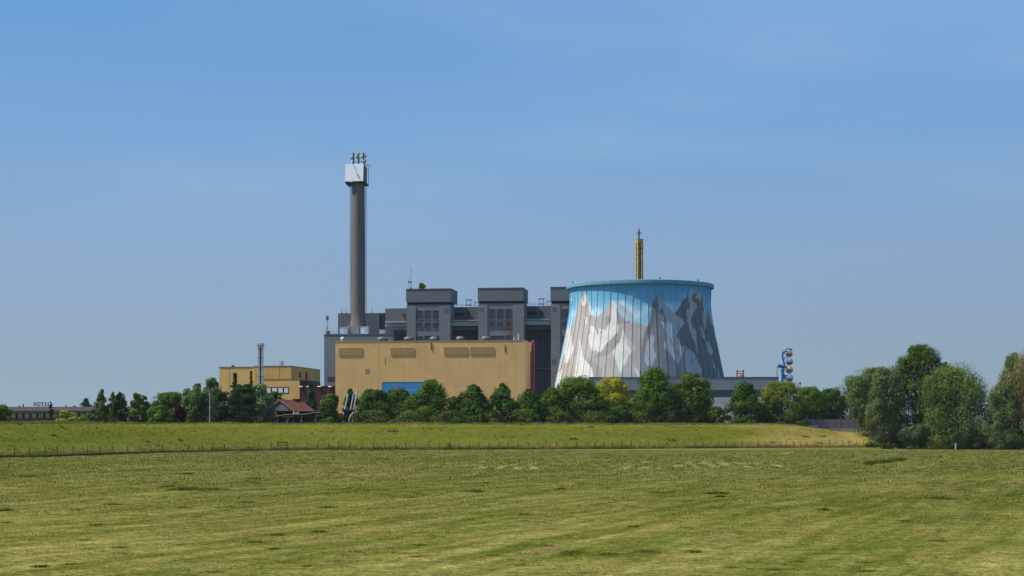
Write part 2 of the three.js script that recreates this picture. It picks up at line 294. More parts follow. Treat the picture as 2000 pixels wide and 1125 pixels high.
// chimney on the left wing
{
  const w = plant.world(plant.lx(699.5, 11), 0, 11), D = -w.z, s = D / F, o = thing('chimney', 'tall round stained concrete chimney with a pale square panel near its top', 'chimney', [w.x, 0, w.z]);
  const R = 12.3 * s, yb = ROOF, yt = hgt(345, D), yf = hgt(612, D), prof = [];
  for (let i = 0; i <= 10; i++) { const t = i / 10; prof.push(new THREE.Vector2(lerp(18.5 * s, R * 1.06, 1 - (1 - t) ** 1.7), lerp(hgt(645, D), yf, t))); }
  for (let i = 1; i <= 24; i++) prof.push(new THREE.Vector2(lerp(R * 1.06, R * .98, i / 24), lerp(yf, yt, i / 24)));
  const g = new THREE.LatheGeometry(prof, 40), uv = g.attributes.uv; for (let i = 0; i < uv.count; i++) uv.setXY(i, uv.getX(i) * 14, g.attributes.position.getY(i));
  mesh('shaft', g, mat.chimney, o);
  mesh('plinth', [bx(-19.5 * s, 4 * s, yb, hgt(637, D), -10 * s, 21 * s), bx(-18 * s, 17 * s, yb, hgt(646, D), -14 * s, 12 * s)], wallMat(.4, .36, .31), o);
  for (const side of [-1, 1]) {
    const r = [], x = side * 14.4 * s, y0 = yf - 1, y1 = hgt(361, D); for (const dx of [-.24, .24]) r.push(bar([x + dx, y0, .2], [x + dx, y1, .2], .10, 4));
    for (let y = y0; y < y1; y += .9) r.push(bx(x - .24, x + .24, y, y + .13, .12, .28)); for (let y = y0; y < y1; y += 4.5) r.push(bx(x - .34, x + .34, y, y + .14, -.3, .4), bx(Math.min(x, side * R), Math.max(x, side * R), y, y + .15, .1, .25));
    mesh('ladder', r, mat.ladder, o);
  }
  // the square sheet-metal housing, its edges and the cable hanging across it
  const b0 = hgt(360, D), b1 = hgt(323.5, D), bh = b1 - b0, h = new THREE.Group(); h.name = 'panel_housing'; o.add(h); h.position.set(-3.2 * s, b0, 0); h.rotation.set(-.12, -.14, -.012);
  mesh('front_panel', [bx(-19.5 * s, 17 * s, .35, bh, 2.95, 3.2)], mat.panelBlue, h, 'pale blue white square panel');
  for (const x of [16, -19.4]) mesh('side_panel', [bx(x * s, (x + .9) * s, 0, bh - .1, -3, 2.9)], mat.greyDark, h);
  mesh('floor_panel', [bx(-19.5 * s, 21.5 * s, -.1, .1, -3, 2.95)], mat.dark, h); for (const z of [2, -2]) mesh('corner_post', bar([21 * s, 0, z], [21 * s, bh, z], .12), mat.ladder, h);
  mesh('cable', [bar([-4 * s, bh + .2, 3.3], [9 * s, 1.6, 3.3], .07), bar([5 * s, 2.9, 3.3], [9.5 * s, 1.5, 3.3], .2)], mat.fan, h);
  mesh('arm', [bar([16 * s, bh + .1, 1], [28 * s, bh - .1, 1], .12), bar([28 * s, bh - .1, 1], [29.5 * s, bh - .8, 1], .1)], mat.dark, h); mesh('aerial', bar([-21 * s, 3, 2], [-21 * s, bh, 2], .09), mat.dark, h);
  for (const px of [690.5, 700.5, 710.5]) mesh('mast', [cyl((px - 699.5) * s, 0, b1 - 1, hgt(298.5, D), .3)], mat.dark, o);
  for (const [px, py, rx, ry] of [[687, 309.5, 2.6, 3.2], [699, 305, 3.4, 6.2], [713, 315.5, 3, 4.2], [708, 307, 2.2, 2.8], [688, 317.5, 1.8, 2.2]])
    mesh('antenna_dish', new THREE.SphereGeometry(1, 14, 10).scale(rx * s, ry * s, .5).translate((px - 699.5) * s, hgt(py, D), 1), px === 688 ? mat.white : mat.dish, o);
  mesh('antenna_bracket', [bar([-13 * s, hgt(309, D), .6], [14 * s, hgt(309, D), .6], .12), bar([-12 * s, hgt(317, D), .6], [14 * s, hgt(316, D), .6], .12), bar([-9 * s, hgt(300, D), .3], [11 * s, hgt(300, D), .3], .06), bx(14 * s, 16.5 * s, hgt(308, D), hgt(303, D), .2, .8)], mat.fan, o);
}
// things on the roofs of the plant
function onPlant(px, ld, y = ROOF) { const x = plant.lx(px, ld), p = plant.world(x, y, ld); return [p.toArray(), -p.z / F]; }
function cabinet(label, px, ld, w, h, d, m) {
  const [p, s] = onPlant(px, ld), o = thing('roof_cabinet', label, 'equipment cabinet', p, -PSI); w *= s; h *= s; d *= s;
  mesh('housing', [bx(-w / 2, w / 2, .25, h, -d, 0)], m, o); mesh('lid', [bx(-w / 2 - .1, w / 2 + .1, h, h + .15, -d - .1, .1)], mat.paleGrey, o); mesh('base_frame', [bx(-w / 2 + .1, w / 2 - .1, 0, .25, -d + .1, -.1)], mat.dark, o);
  mesh('door', [bx(-w * .38, w * .1, .5, h * .85, 0, .05)], m, o); mesh('grille', [bx(w * .18, w * .4, h * .45, h * .8, 0, .06)], mat.paleGrey, o);
}
cabinet('pale blue grey equipment cabinet on the roof left of the chimney foot', 671, 5, 15, 15.5, 12, M(.6, .66, .74));
cabinet('pale blue equipment cabinet on the roof right of the chimney foot', 711.5, 4, 15, 16.5, 16, M(.66, .72, .8));
cabinet('small pale cabinet with a grille on the roof below the black drain pipe', 747, 3, 12, 9.5, 8, M(.5, .53, .58));
function mastThing(label, px, ld, y, h, kind) {
  const [p, s] = onPlant(px, ld, y), o = thing('antenna_mast', label, 'antenna', p); h *= s;
  mesh('pole', [cyl(0, 0, 0, h, .13, .07, 8)], mat.ladder, o); mesh('foot', [cyl(0, 0, 0, .3, .5, .4, 8)], mat.dark, o);
  if (kind === 'panel') { mesh('antenna', [bx(-.45, .45, h * .78, h * 1.03, -.3, .3)], mat.fan, o); mesh('brace', [bar([0, h * .5, 0], [-1.1, 0, 0], .06), bar([0, h * .5, 0], [1.1, 0, 0], .06)], mat.ladder, o); mesh('box', [bx(-.3, .9, .2, 1.6, -.3, .3)], mat.dark, o); }
  if (kind === 'twin') { mesh('side_pole', [bar([-.9, 0, 0], [-.9, h * .62, 0], .05)], mat.ladder, o); mesh('crossarm', [bx(-1.1, .3, h * .27, h * .33, -.15, .15)], mat.dark, o); }
}
mastThing('antenna mast with a panel antenna on the left end of the grey roof', 639.5, 3, ROOF, 37, 'panel');
mastThing('tall thin twin antenna mast on the first grey tower', 802.5, 6, plant.ly(802, 563.4, 6), 41, 'twin');
mastThing('short dark mast on the rear roof, leftmost of the pair left of the chimney', 667.5, 18, plant.ly(667, 612, 18) - .1, 12, '');
mastThing('short dark mast on the rear roof beside the left chimney ladder', 676, 18, plant.ly(676, 612, 18) - .1, 12, '');
mastThing('short dark mast on the rear roof right of the chimney', 726.5, 18, plant.ly(726, 612, 18) - .1, 12, '');
{
  const [p, s] = onPlant(650, .6), o = thing('roof_railing', 'thin metal railing along the left end of the grey roof', 'railing', p, -PSI), r = [];
  for (let k = 0; k < 9; k++) r.push(bar([-2.6 + k * .65, 0, 0], [-2.6 + k * .65, k % 3 ? 1.2 : 2.6, 0], .05)); mesh('post', r, mat.ladder, o); mesh('rail', [bar([-2.6, 1.2, 0], [2.6, 1.2, 0], .05), bar([-2.6, .6, 0], [2.6, .6, 0], .05)], mat.ladder, o);
}

// yellow hall
const hall = frame('yellow_hall', 'big plain ochre yellow hall with four louvre panels high on its front', 'industrial building', 655, 545, PSI);
const HALLTOP = hall.ly(655, 668, 0);
{
  const { o, box, lx } = hall, xr = lx(1025.5), W = (n, g, m, l, p = o) => mesh(n, g, m, p, l);
  W('wall', [bx(0, xr, 0, HALLTOP, -16, 0)], mat.yellow);
  W('coping', [bx(-.1, xr + .1, HALLTOP, HALLTOP + .22, -16.1, .1)], wallMat(.5, .38, .17));
  for (const [a, b, y0, y1] of [[662, 706.5, 680.5, 693], [763.5, 807.5, 680, 692], [867.5, 912.3, 679, 691.5], [918.8, 963.3, 678.5, 691]]) {
    const l = mesh('louvre_panel', [box(a, b, y0, y1, -.02, .3)], mat.yellowLouvre, o), x0 = lx(a), x1 = lx(b), yt = hall.ly(a, y0), yb = hall.ly(a, y1), n = 7;
    for (let k = 0; k < n; k++) { const y = lerp(yb, yt, (k + .3) / n); mesh('slat', bx(x0 + .1, x1 - .1, y, y + .12, .02, .2), mat.yellow, l); }
    mesh('frame', [bx(x0 - .12, x0 + .08, yb, yt, 0, .22), bx(x1 - .08, x1 + .12, yb, yt, 0, .22), bx(x0 - .12, x1 + .12, yt, yt + .15, 0, .22), bx(x0 - .12, x1 + .12, yb - .15, yb, 0, .22)], mat.yellowLouvre, l);
  }
  const v = W('wall_vent', [box(713, 722, 720.5, 729, -.03, .2)], wallMat(.3, .2, .09)), vx = lx(713), vw = lx(722) - vx, vy = hall.ly(713, 729), vh = hall.ly(713, 720.5) - vy;
  for (let k = 0; k < 3; k++) for (let j = 0; j < 3; j++) mesh('pane', bx(vx + vw * (k + .12) / 3, vx + vw * (k + .88) / 3, vy + vh * (j + .12) / 3, vy + vh * (j + .88) / 3, .02, .07), mat.yellowLouvre, v);
  W('drain_stub', [box(841.2, 842.8, 669, 683, -.25, .25)], mat.rust); W('drain_stub', [box(985.8, 987, 674, 687, -.2, .2)], mat.rust); W('rust_streak', [box(752, 753, 697, 712, -.03, .05)], mat.rust);
  W('wall_joint', [740, 830, 925, 985.5].map((p) => box(p, p + .5, 668.5, null, -.015, .03)), wallMat(.6, .42, .15));
  W('wall_lamp', [bx(xr, xr + .8, hall.ly(1025, 693), hall.ly(1025, 691.5), -15, -14.5)], mat.dark);
}
for (const [px, where] of [[745, 'leftmost of the five on the yellow hall'], [797, 'second from the left on the yellow hall'], [847.5, 'in the middle of the five on the yellow hall'], [898.5, 'fourth from the left on the yellow hall'], [948.5, 'rightmost of the five on the yellow hall']]) {
  const p = hall.world(hall.lx(px, 3), HALLTOP + .2, 3), s = -p.z / F, o = thing('roof_fan', 'round grey mushroom roof fan, ' + where, 'roof vent', p.toArray(), -PSI, 'round roof fans on the yellow hall');
  mesh('base', [cyl(0, 0, 0, .55, .85, .7, 16)], mat.fan, o); mesh('hood', new THREE.LatheGeometry([[.2, .5], [1.3, .5], [1.34, .62], [1.28, 1.0], [1.0, 1.32], [.4, 1.5], [0, 1.52]].map((a) => new THREE.Vector2(...a)), 20), mat.fan, o); mesh('side_motor', [cyl(1.6, 0, .3, .9, .5, .4, 10), bx(.7, 1.4, 0, .3, -.3, .3)], mat.dark, o);
}
{
  const p = hall.world(hall.lx(667.5, 2), HALLTOP + .2, 2), o = thing('roof_cowl', 'small bent white vent cowl on the left end of the yellow hall roof', 'vent pipe', p.toArray());
  mesh('pipe', [bar([0, 0, 0], [0, .8, 0], .18, 10)], mat.white, o); mesh('cap', [new THREE.CylinderGeometry(.36, .36, .9, 12).rotateZ(-1.0).translate(.15, 1.05, 0)], mat.white, o);
}
for (const [px, h, where] of [[1004, 6, 'left'], [1012.5, 13, 'right']]) {
  const p = hall.world(hall.lx(px, 2), HALLTOP + .2, 2), s = -p.z / F, o = thing('vent_pipe', `thin white vent pipe on the yellow hall roof, ${h > 9 ? 'taller of the pair' : 'shorter of the pair'}`, 'vent pipe', p.toArray());
  mesh('pipe', [bar([0, 0, 0], [0, h * s, 0], .14, 10)], mat.white, o); mesh('collar', [cyl(0, 0, 0, .2, .3, .3, 10)], mat.fan, o);
}
{ // blue banner, half hidden by the trees; its print is too small to read in the photo
  const x0 = hall.lx(747), x1 = hall.lx(836), yt = hall.ly(747, 747), yb = hall.ly(747, 775), W = 512, H = 160, cv = document.createElement('canvas'); cv.width = W; cv.height = H; const c = cv.getContext('2d');
  c.fillStyle = 'rgb(38,136,194)'; c.fillRect(0, 0, W, H); const r = rng(5); for (let k = 0; k < 60; k++) { c.fillStyle = `rgba(${40 + r() * 60},${130 + r() * 50},${200},.12)`; c.fillRect(r() * W, H * .45 + r() * H * .5, 20 + r() * 90, 6 + r() * 20); }
  c.fillStyle = 'rgb(190,60,70)'; c.beginPath(); c.moveTo(170, 34); c.lineTo(205, 52); c.lineTo(200, 84); c.lineTo(176, 78); c.fill();
  c.strokeStyle = 'rgb(120,90,140)'; c.lineWidth = 7; c.beginPath(); c.moveTo(205, 62); c.bezierCurveTo(270, 50, 330, 60, 420, 66); c.stroke(); c.fillStyle = 'rgba(120,190,220,.5)'; c.fillRect(210, 80, 190, 6);
  const t = new THREE.CanvasTexture(cv); t.colorSpace = THREE.SRGBColorSpace;
  const o = thing('banner', 'long blue banner with a red mark on the yellow hall front above the trees', 'banner', hall.world((x0 + x1) / 2, yb, 0).toArray(), -PSI), w = x1 - x0, h = yt - yb;
  const pg = new THREE.PlaneGeometry(w, h).translate(0, h / 2, .16); mesh('sheet', pg, new THREE.MeshStandardMaterial({ map: t, roughness: .6 }), o); mesh('backing', [bx(-w / 2, w / 2, 0, h, .03, .15)], mat.blue, o); mesh('frame', [bx(-w / 2 - .1, w / 2 + .1, h, h + .12, .02, .22), bx(-w / 2 - .1, -w / 2, 0, h, .02, .22), bx(w / 2, w / 2 + .1, 0, h, .02, .22)], mat.blue, o);
}
{ // red pipe at the right end of the hall
  const D = 548, p = P(1041, 668, D), s = D / F, o = thing('red_pipe', 'tall dark pink red pipe standing at the right end of the yellow hall', 'pipe', [p.x, 0, p.z]);
  mesh('pipe', [cyl(0, 0, 0, p.y, 3.4 * s, 3.4 * s, 20)], mat.pinkRed, o); mesh('cap', [new THREE.SphereGeometry(3.4 * s, 16, 8, 0, Math.PI * 2, 0, Math.PI / 2).translate(0, p.y, 0)], mat.pinkRed, o);
  for (const y of [.25, .5, .75]) mesh('flange', [cyl(0, 0, p.y * y, p.y * y + .25, 4 * s, 4 * s, 20)], mat.maroon, o); mesh('thin_pipe', [cyl(-4.5 * s, .2, 0, p.y - 3, .9 * s, .9 * s, 10)], mat.maroon, o);
}

// yellow side building on the left with its lower front wing
{
  const f = frame('yellow_side_building', 'ochre side building with a lower window wing behind the dark pines', 'building', 427, 640, PSI), { o, box, lx, ly } = f, W = (n, g, m, l) => mesh(n, g, m, o, l);
  const top = ly(427, 717.5), x1 = lx(497), x2 = lx(569), xr = x2;
  W('wall', [bx(0, x1, 0, top, -40, -.9)], mat.ochre2, 'brighter orange left end wall'); W('wall', [bx(x1, xr, 0, top + .25, -44, 0)], mat.ochre);
  W('coping', [bx(-.1, x1, top, top + .25, -40.2, -.75), bx(x1, xr + .12, top + .25, top + .5, -44.1, .12)], wallMat(.3, .22, .1));
  W('wall_joint', [box(448, 448.5, 718, 760, .87, .04), box(545, 545.5, 717.5, 742, -.03, .05)], mat.brown);
  const sw = (d0, d1, py0, py1, n, m) => { const yb = hgt(py1, f.D(xr, (d0 + d1) / 2)), yt = hgt(py0, f.D(xr, (d0 + d1) / 2)); W(n, [bx(xr - .05, xr + .1, yb, yt, -d1, -d0)], m); };
  sw(11, 14.5, 727, 738, 'window', mat.greyDark); sw(20.5, 24, 727, 742, 'window', mat.brown); sw(0, 43.9, 742.5, 757, 'band', mat.brown);
  const e = frame('x', '', '', 505, 600, PSI); scene.remove(e.o); used.delete('x');
  const g = new THREE.Group(); g.name = 'front_wing'; o.add(g); const inv = (x, y, ld) => { const w = e.world(x, y, ld); return o.worldToLocal(w); };
  o.updateMatrixWorld(true); g.position.copy(inv(0, 0, 0)); g.position.y = 0;
  const wing = (n, q, m) => mesh(n, q, m, g), wx = e.lx(585), wt = e.ly(505, 741.5);
  wing('wall', [bx(0, wx, 0, wt, -18, 0)], mat.ochre2); wing('coping', [bx(-.1, wx + .1, wt, wt + .2, -18, .1)], wallMat(.3, .22, .1)); wing('side_cladding', [bx(wx, wx + .08, 0, wt - .2, -17.9, -.1)], mat.maroon);
  wing('window_band', [e.box(519, 564, 756, 768.5, -.06, .2)], mat.maroon);
  for (const [a, b] of [[520.5, 528.3], [531.5, 541], [544, 552], [555, 562.5]]) wing('pane', [e.box(a, b, 757.8, 767, -.14, .1)], mat.whitePane);
}
{ // maroon wall between the side building and the hall
  const f = frame('maroon_annex', 'low maroon annex with white dome lights along its top beside the yellow hall', 'building', 586, 592, PSI), { o, box, lx, ly } = f, x = lx(662), t = ly(600, 755);
  mesh('wall', [bx(0, x, 0, t, -12, 0)], mat.maroon, o); mesh('roof', [bx(-.1, x, t, t + .2, -12, .12)], mat.brown, o);
  for (const px of [588, 603, 624, 645]) mesh('dome_light', new THREE.SphereGeometry(1, 12, 8).scale(.7, .22, .4).translate(lx(px), ly(px, 755.3), .35), mat.white, o);
}
{ // silver chimney
  const D = 575, p = P(509, 750, D), s = D / F, o = thing('steel_chimney', 'slim twin pipe stainless steel chimney with a ring cap beside the pines', 'chimney', [p.x, 0, p.z]), t = hgt(670, D);
  for (const dx of [-3.2, 3.2]) mesh('flue_pipe', [cyl(dx * s, 0, 0, t - .3, 2.3 * s, 2.3 * s, 20)], mat.steel, o); mesh('rear_pipe', [cyl(0, -.6, 0, t - 1.2, 1.6 * s, 1.6 * s, 12)], mat.dark, o);
  for (const py of [682, 700, 718, 736]) mesh('clamp', [bx(-5.8 * s, 5.8 * s, hgt(py, D), hgt(py, D) + .2, -.5, .46)], mat.fan, o);
  mesh('ring_cap', [cyl(0, 0, hgt(676.5, D), hgt(674, D), 6.4 * s, 7.4 * s, 24), cyl(0, 0, hgt(674, D), hgt(670.5, D), 7.4 * s, 7.2 * s, 24)], mat.steel, o);
}
for (const [px, py, w, h, big] of [[549.5, 717, 10, 11.5, 1], [455, 717, 7, 3.5, 0], [538.5, 717, 6, 2.5, 0], [566, 718, 6, 3, 0]]) {
  const D = 644, p = P(px, py, D), s = D / F, o = thing('roof_vent', big ? 'tall shiny metal roof vent on the ochre side building' : `low dark roof vent on the ochre side building, ${px < 500 ? 'on its left part' : px < 545 ? 'left of the tall metal vent' : 'right of the tall metal vent'}`, 'roof vent', p.toArray());
  mesh('body', [cyl(0, 0, -.2, h * s * (big ? .6 : 1), w * s * .4, w * s * .4, 16)], big ? mat.steel : mat.dark, o);
  if (big) { mesh('flare', [cyl(0, 0, h * s * .45, h * s, w * s * .5, w * s * .46, 16)], mat.steel, o); mesh('skirt', [cyl(0, 0, 0, .4, w * s * .56, w * s * .5, 16)], mat.steel, o); } else mesh('lid', [cyl(0, 0, h * s, h * s + .12, w * s * .5, w * s * .45, 12)], mat.fan, o);
}

// ---------------------------------------------------------------- cooling tower with the mountain mural
const CT = { D: 560, px: 1250 };
{
  const D = CT.D, p0 = P(CT.px, 835, D), o = thing('cooling_tower', 'huge round cooling tower painted with a grey and white mountain range under blue sky', 'cooling tower', [p0.x, 0, p0.z], Math.atan2(-p0.x, D));
  const pr = [[548, 138.6], [566, 138], [588, 137], [600, 137], [611, 138.3], [641, 143], [671, 149], [701, 155.2], [735, 162.3], [756, 166.8], [800, 176.5], [835, 184], [868, 191]].map(([y, h]) => [hgt(y, D), D * Math.sin(Math.atan(h / F))]).reverse();
  const Rof = (y) => table(pr, y), TOP = hgt(557.5, D), RIM0 = hgt(565.5, D);
  // mural: vertices are measured on the photo and put where they sit on the wall; the half we cannot see carries similar peaks
  const W = 2048, H = 1024, cv = document.createElement('canvas'); cv.width = W; cv.height = H; const c = cv.getContext('2d');
  const uvOf = (px, py) => { let d = D, th = 0, y = 0; for (let k = 0; k < 5; k++) { y = hgt(py, d); const R = Rof(y); th = Math.asin(clamp((px - CT.px) / F * d / R, -.9999, .9999)); d = D - R * Math.cos(th); } return [(th / (2 * Math.PI) + .5) * W, (1 - y / TOP) * H]; };
  const skyG = c.createLinearGradient(0, 0, 0, H * .5); skyG.addColorStop(0, 'rgb(52,140,196)'); skyG.addColorStop(.18, 'rgb(66,156,208)'); skyG.addColorStop(.5, 'rgb(140,196,222)'); skyG.addColorStop(1, 'rgb(200,218,226)');
  c.fillStyle = skyG; c.fillRect(0, 0, W, H);
  const r = rng(77); const soft = (px, py, rx, a) => { const [x, y] = uvOf(px, py), g = c.createRadialGradient(x, y, 0, x, y, rx); g.addColorStop(0, `rgba(226,234,238,${a})`); g.addColorStop(1, 'rgba(226,234,238,0)'); c.fillStyle = g; c.fillRect(x - rx, y - rx, 2 * rx, 2 * rx); };
  for (const [x, y, rr, a] of [[1119, 585, 26, .7], [1122, 615, 30, .7], [1166, 606, 34, .7], [1172, 612, 30, .6], [1205, 600, 40, .5], [1216, 592, 34, .6], [1232, 600, 34, .5], [1244, 615, 40, .6], [1232, 575, 22, .35], [1262, 600, 30, .5], [1300, 598, 36, .7], [1312, 606, 40, .7], [1324, 598, 26, .5], [1334, 580, 22, .4], [1350, 572, 26, .3], [1376, 590, 24, .3]]) soft(x, y, rr, a);
  for (let k = 0; k < 26; k++) { const x = (r() * .5 + .75) % 1 * W, y = H * (.12 + .2 * r()), rx = 40 + 50 * r(), g = c.createRadialGradient(x, y, 0, x, y, rx); g.addColorStop(0, 'rgba(226,234,238,.5)'); g.addColorStop(1, 'rgba(226,234,238,0)'); c.fillStyle = g; c.fillRect(x - rx, y - rx, rx * 2, rx * 2); }
  const Z = { A: [1090, 540, 9.375], B: [1250, 540, 9.375], C: [1080, 640, 9.376], D: [1250, 640, 9.376] };
  function poly(fill, spec) {             // 'A x y x y ... | B x y ...' in quarters of the measured views
    const pts = []; for (const part of spec.split('|')) { const q = part.trim().split(/\s+/), z = Z[q[0]]; for (let k = 1; k < q.length; k += 2) pts.push([z[0] + q[k] / z[2], z[1] + q[k + 1] / z[2]]); }
    c.beginPath(); pts.forEach((a, i) => { const b = pts[(i + 1) % pts.length]; const N = clamp(Math.round(Math.hypot(b[0] - a[0], b[1] - a[1]) / 1.6), 2, 24); for (let k = 0; k < N; k++) { const t = k / N, j = k ? 1.1 : 0; const q = uvOf(lerp(a[0], b[0], t) + (r() - .5) * j, lerp(a[1], b[1], t) + (r() - .5) * j); i || k ? c.lineTo(...q) : c.moveTo(...q); } });
    c.closePath(); c.fillStyle = fill; c.fill();
  }
  const G1 = 'rgb(178,172,168)', G2 = 'rgb(158,154,151)', DK = 'rgb(136,136,139)', DK2 = 'rgb(120,121,126)', WH = 'rgb(220,218,212)', WB = 'rgb(180,186,190)';
  // back half
  for (const [base, amp, col] of [[.30, .22, G2], [.42, .2, G1]]) { c.fillStyle = col; c.beginPath(); c.moveTo(-10, H); for (let x = -10; x <= W + 10; x += 6) { const n = Math.abs((fbm(x / 60, base * 50, 7, 4) - .5) * 2); c.lineTo(x, H * (base + amp * (n - .3))); } c.lineTo(W + 10, H); c.fill(); }
  for (let k = 0; k < 44; k++) { const x = (r() * .46 + .77) % 1 * W, y = H * (.34 + .5 * r()); c.fillStyle = r() < .6 ? WH : DK; c.beginPath(); c.moveTo(x, y - 30 - 90 * r()); for (let q = 0; q < 4; q++) c.lineTo(x + 12 + 26 * r(), y + (q - 1) * 24); c.lineTo(x, y + 120); for (let q = 3; q >= 0; q--) c.lineTo(x - 10 - 26 * r(), y + (q - 1) * 24); c.fill(); }
  // the seen half: sky again, then the range
  { const x0 = W * .25, x1 = W * .75, im = c.createLinearGradient(0, 0, 0, H * .5); im.addColorStop(0, 'rgb(92,168,212)'); im.addColorStop(.2, 'rgb(112,182,220)'); im.addColorStop(.55, 'rgb(164,212,232)'); im.addColorStop(1, 'rgb(206,220,226)'); c.fillStyle = im; c.fillRect(x0, 0, x1 - x0, H); }
  for (const [x, y, rr, a] of [[1116, 585, 26, .8], [1119, 612, 36, .8], [1166, 606, 34, .8], [1172, 613, 30, .7], [1205, 598, 40, .5], [1216, 594, 36, .8], [1232, 602, 38, .7], [1244, 615, 40, .8], [1232, 575, 24, .4], [1262, 602, 34, .7], [1300, 596, 40, .8], [1312, 604, 44, .8], [1324, 596, 30, .6], [1334, 580, 24, .5], [1350, 572, 26, .4], [1376, 585, 24, .4], [1384, 600, 20, .5]]) soft(x, y, rr, a);
  poly(G1, 'A 470 270 530 350 560 450 610 580 640 700 680 745 730 735 870 590 985 430 1020 430 1080 600 1250 820 1300 850 1385 830 1500 860 | B 40 880 130 900 190 830 330 370 500 640 630 690 700 600 780 440 840 400 870 285 905 330 935 345 985 310 1064 255 1110 340 1122 410 1132 365 1150 560 1185 720 1225 640 1240 598 1268 740 1300 800 1370 1125 | D 1540 900 1560 2000 | C -60 2000 20 1120 220 400 | A 225 960 280 830 340 650 370 520 400 420');
  poly(WB, 'A 985 430 1040 430 1100 560 1200 680 1300 820 1385 830 1385 700 1300 640 1200 540 1100 470');
  poly(G2, 'A 1075 600 1130 690 1250 820 1310 800 1340 850 1250 870 1130 850 1080 800');
  poly(WH, 'A 480 285 540 350 545 430 520 500 470 545 425 485 420 440 440 390 465 330'); poly(G2, 'A 462 275 480 300 475 400 470 470 455 400');
  poly(WH, 'A 560 450 610 560 640 640 652 705 580 700 568 600'); poly(WB, 'A 640 700 690 745 730 735 720 760 690 800 660 750');
  poly(WH, 'A 490 715 520 745 545 765 530 850 508 905 495 800');
  poly(WH, 'A 990 430 1040 430 1060 560 1085 800 1110 950 1070 1050 | C 1130 150 1060 210 1000 270 930 350 880 440 830 445 780 400 740 435 700 390 670 300 640 150 690 100 | A 590 910 650 905 700 1000 730 1060 740 960 770 925 790 970 880 965 930 880 970 800 980 620');
  poly(G2, 'A 870 760 910 705 975 790 960 810 900 885 870 865'); poly(G2, 'A 700 1000 745 1000 730 1080 715 1050'); poly(G2, 'A 780 990 810 1000 800 1060 780 1040');
  poly(DK, 'A 1075 600 1090 640 1130 850 1120 1000 1060 1100 1110 1000 1100 880'); poly(G2, 'C 1060 210 1200 60 1260 0 1270 100 1230 240 1160 330 1080 440 960 520 840 540 700 560 880 445 930 350');
  poly(WH, 'C 1270 0 1290 60 1340 190 1400 240 1475 340 1510 380 1440 440 1380 520 1330 675 1290 680 1235 840 1170 660 1130 560 1100 440 1160 330 1230 240 1262 100');
  poly(WB, 'C 1340 190 1475 340 1510 380 1440 440 1400 330');
  poly(WH, 'C 250 0 322 0 332 130 342 240 377 340 370 400 320 540 250 655 222 645 208 460 240 240'); poly(WH, 'C 500 170 520 300 540 500 620 620 680 680 720 760 752 900 760 1100 330 1100 400 800 440 560 470 400 480 250');
  poly(WH, 'C 170 740 150 900 90 1060 30 1100 90 850'); poly(WH, 'C 1490 695 1540 760 1594 850 | D 60 960 -20 1000'); poly(G2, 'C 600 580 640 560 760 620 900 760 880 1100 760 1100 720 760 660 660');
  // right, shaded side of the range
  poly(DK, 'B 310 358 330 380 335 600 350 640 385 565 410 575 430 680 465 740 462 825 512 855 480 875 430 835 370 820 440 950 480 1125 | D 490 160 440 290 450 380 500 420 540 620 690 690 700 1200 40 1200 -10 900 30 400 60 200 | B 60 1125 110 960 190 830 205 640 210 560 240 440');
  poly(WB, 'B 330 370 345 480 350 640 385 565 430 630 468 740 465 820 512 860 370 822 440 950 480 1125 | D 490 160 440 290 450 380 500 420 540 620 620 650 690 692 745 570 740 520 650 450 735 380 700 250 660 150 740 50 790 0 | B 800 900 810 850 770 780 630 690 560 610 480 530 400 420');
  poly(G2, 'D 560 180 600 300 640 400 740 480 740 570 640 450 590 330 540 250'); poly(WB, 'D 235 120 272 180 240 330 295 520 240 655 190 705 130 700 82 590 103 330 160 200'); poly(DK2, 'B 180 830 240 440 300 560 250 900 170 1050 90 1125 110 960');
  poly(DK2, 'B 872 285 880 470 905 480 897 605 862 582 850 680 880 800 900 950 950 1125 | D 1000 300 1060 500 1000 480 830 340 740 330 670 150 740 0 | B 760 950 812 850 770 780 628 690 700 600 780 440 840 400');
  poly(DK, 'D 690 690 830 345 820 680 900 830 900 1200 600 1200 | B 480 1300');
  poly(WB, 'B 872 300 930 340 942 420 1042 560 960 700 922 850 1030 1040 1040 1125 | D 1030 200 990 275 950 180 905 55 | B 900 950 850 700 862 590 897 605 905 480 880 470');
  poly(DK2, 'B 1078 255 1035 345 1003 400 1070 430 1092 500 1130 365 1147 600 1180 750 1200 900 1238 598 1262 800 1340 950 1365 1125 | D 1400 300 1540 900 1560 1200 1150 1200 1100 700 1060 640 1000 480 1060 500 1030 200 | B 1030 1000 960 930 930 800 960 700 1042 560 940 400 960 340 1040 300');
  poly(WB, 'B 1064 258 1108 340 1098 430 1060 400 1016 382 1040 320'); poly(WB, 'B 1140 640 1180 750 1200 930 1180 1010 1150 800'); poly(WB, 'B 1095 890 1150 980 1170 1125 1140 1125'); poly(WB, 'D 1120 0 1170 100 1190 240 1150 200');
  poly(WB, 'D 840 350 920 430 932 520 1000 500 1060 640 1120 760 1115 1000 900 1000 818 680'); poly(DK, 'D 930 530 970 600 1000 720 960 660 930 600'); poly(WB, 'D 1200 240 1262 282 1332 440 1290 525 1230 420'); poly(WB, 'D 1290 560 1350 660 1370 760 1330 720'); poly(WB, 'D 1400 740 1450 860 1480 1000 1420 880');
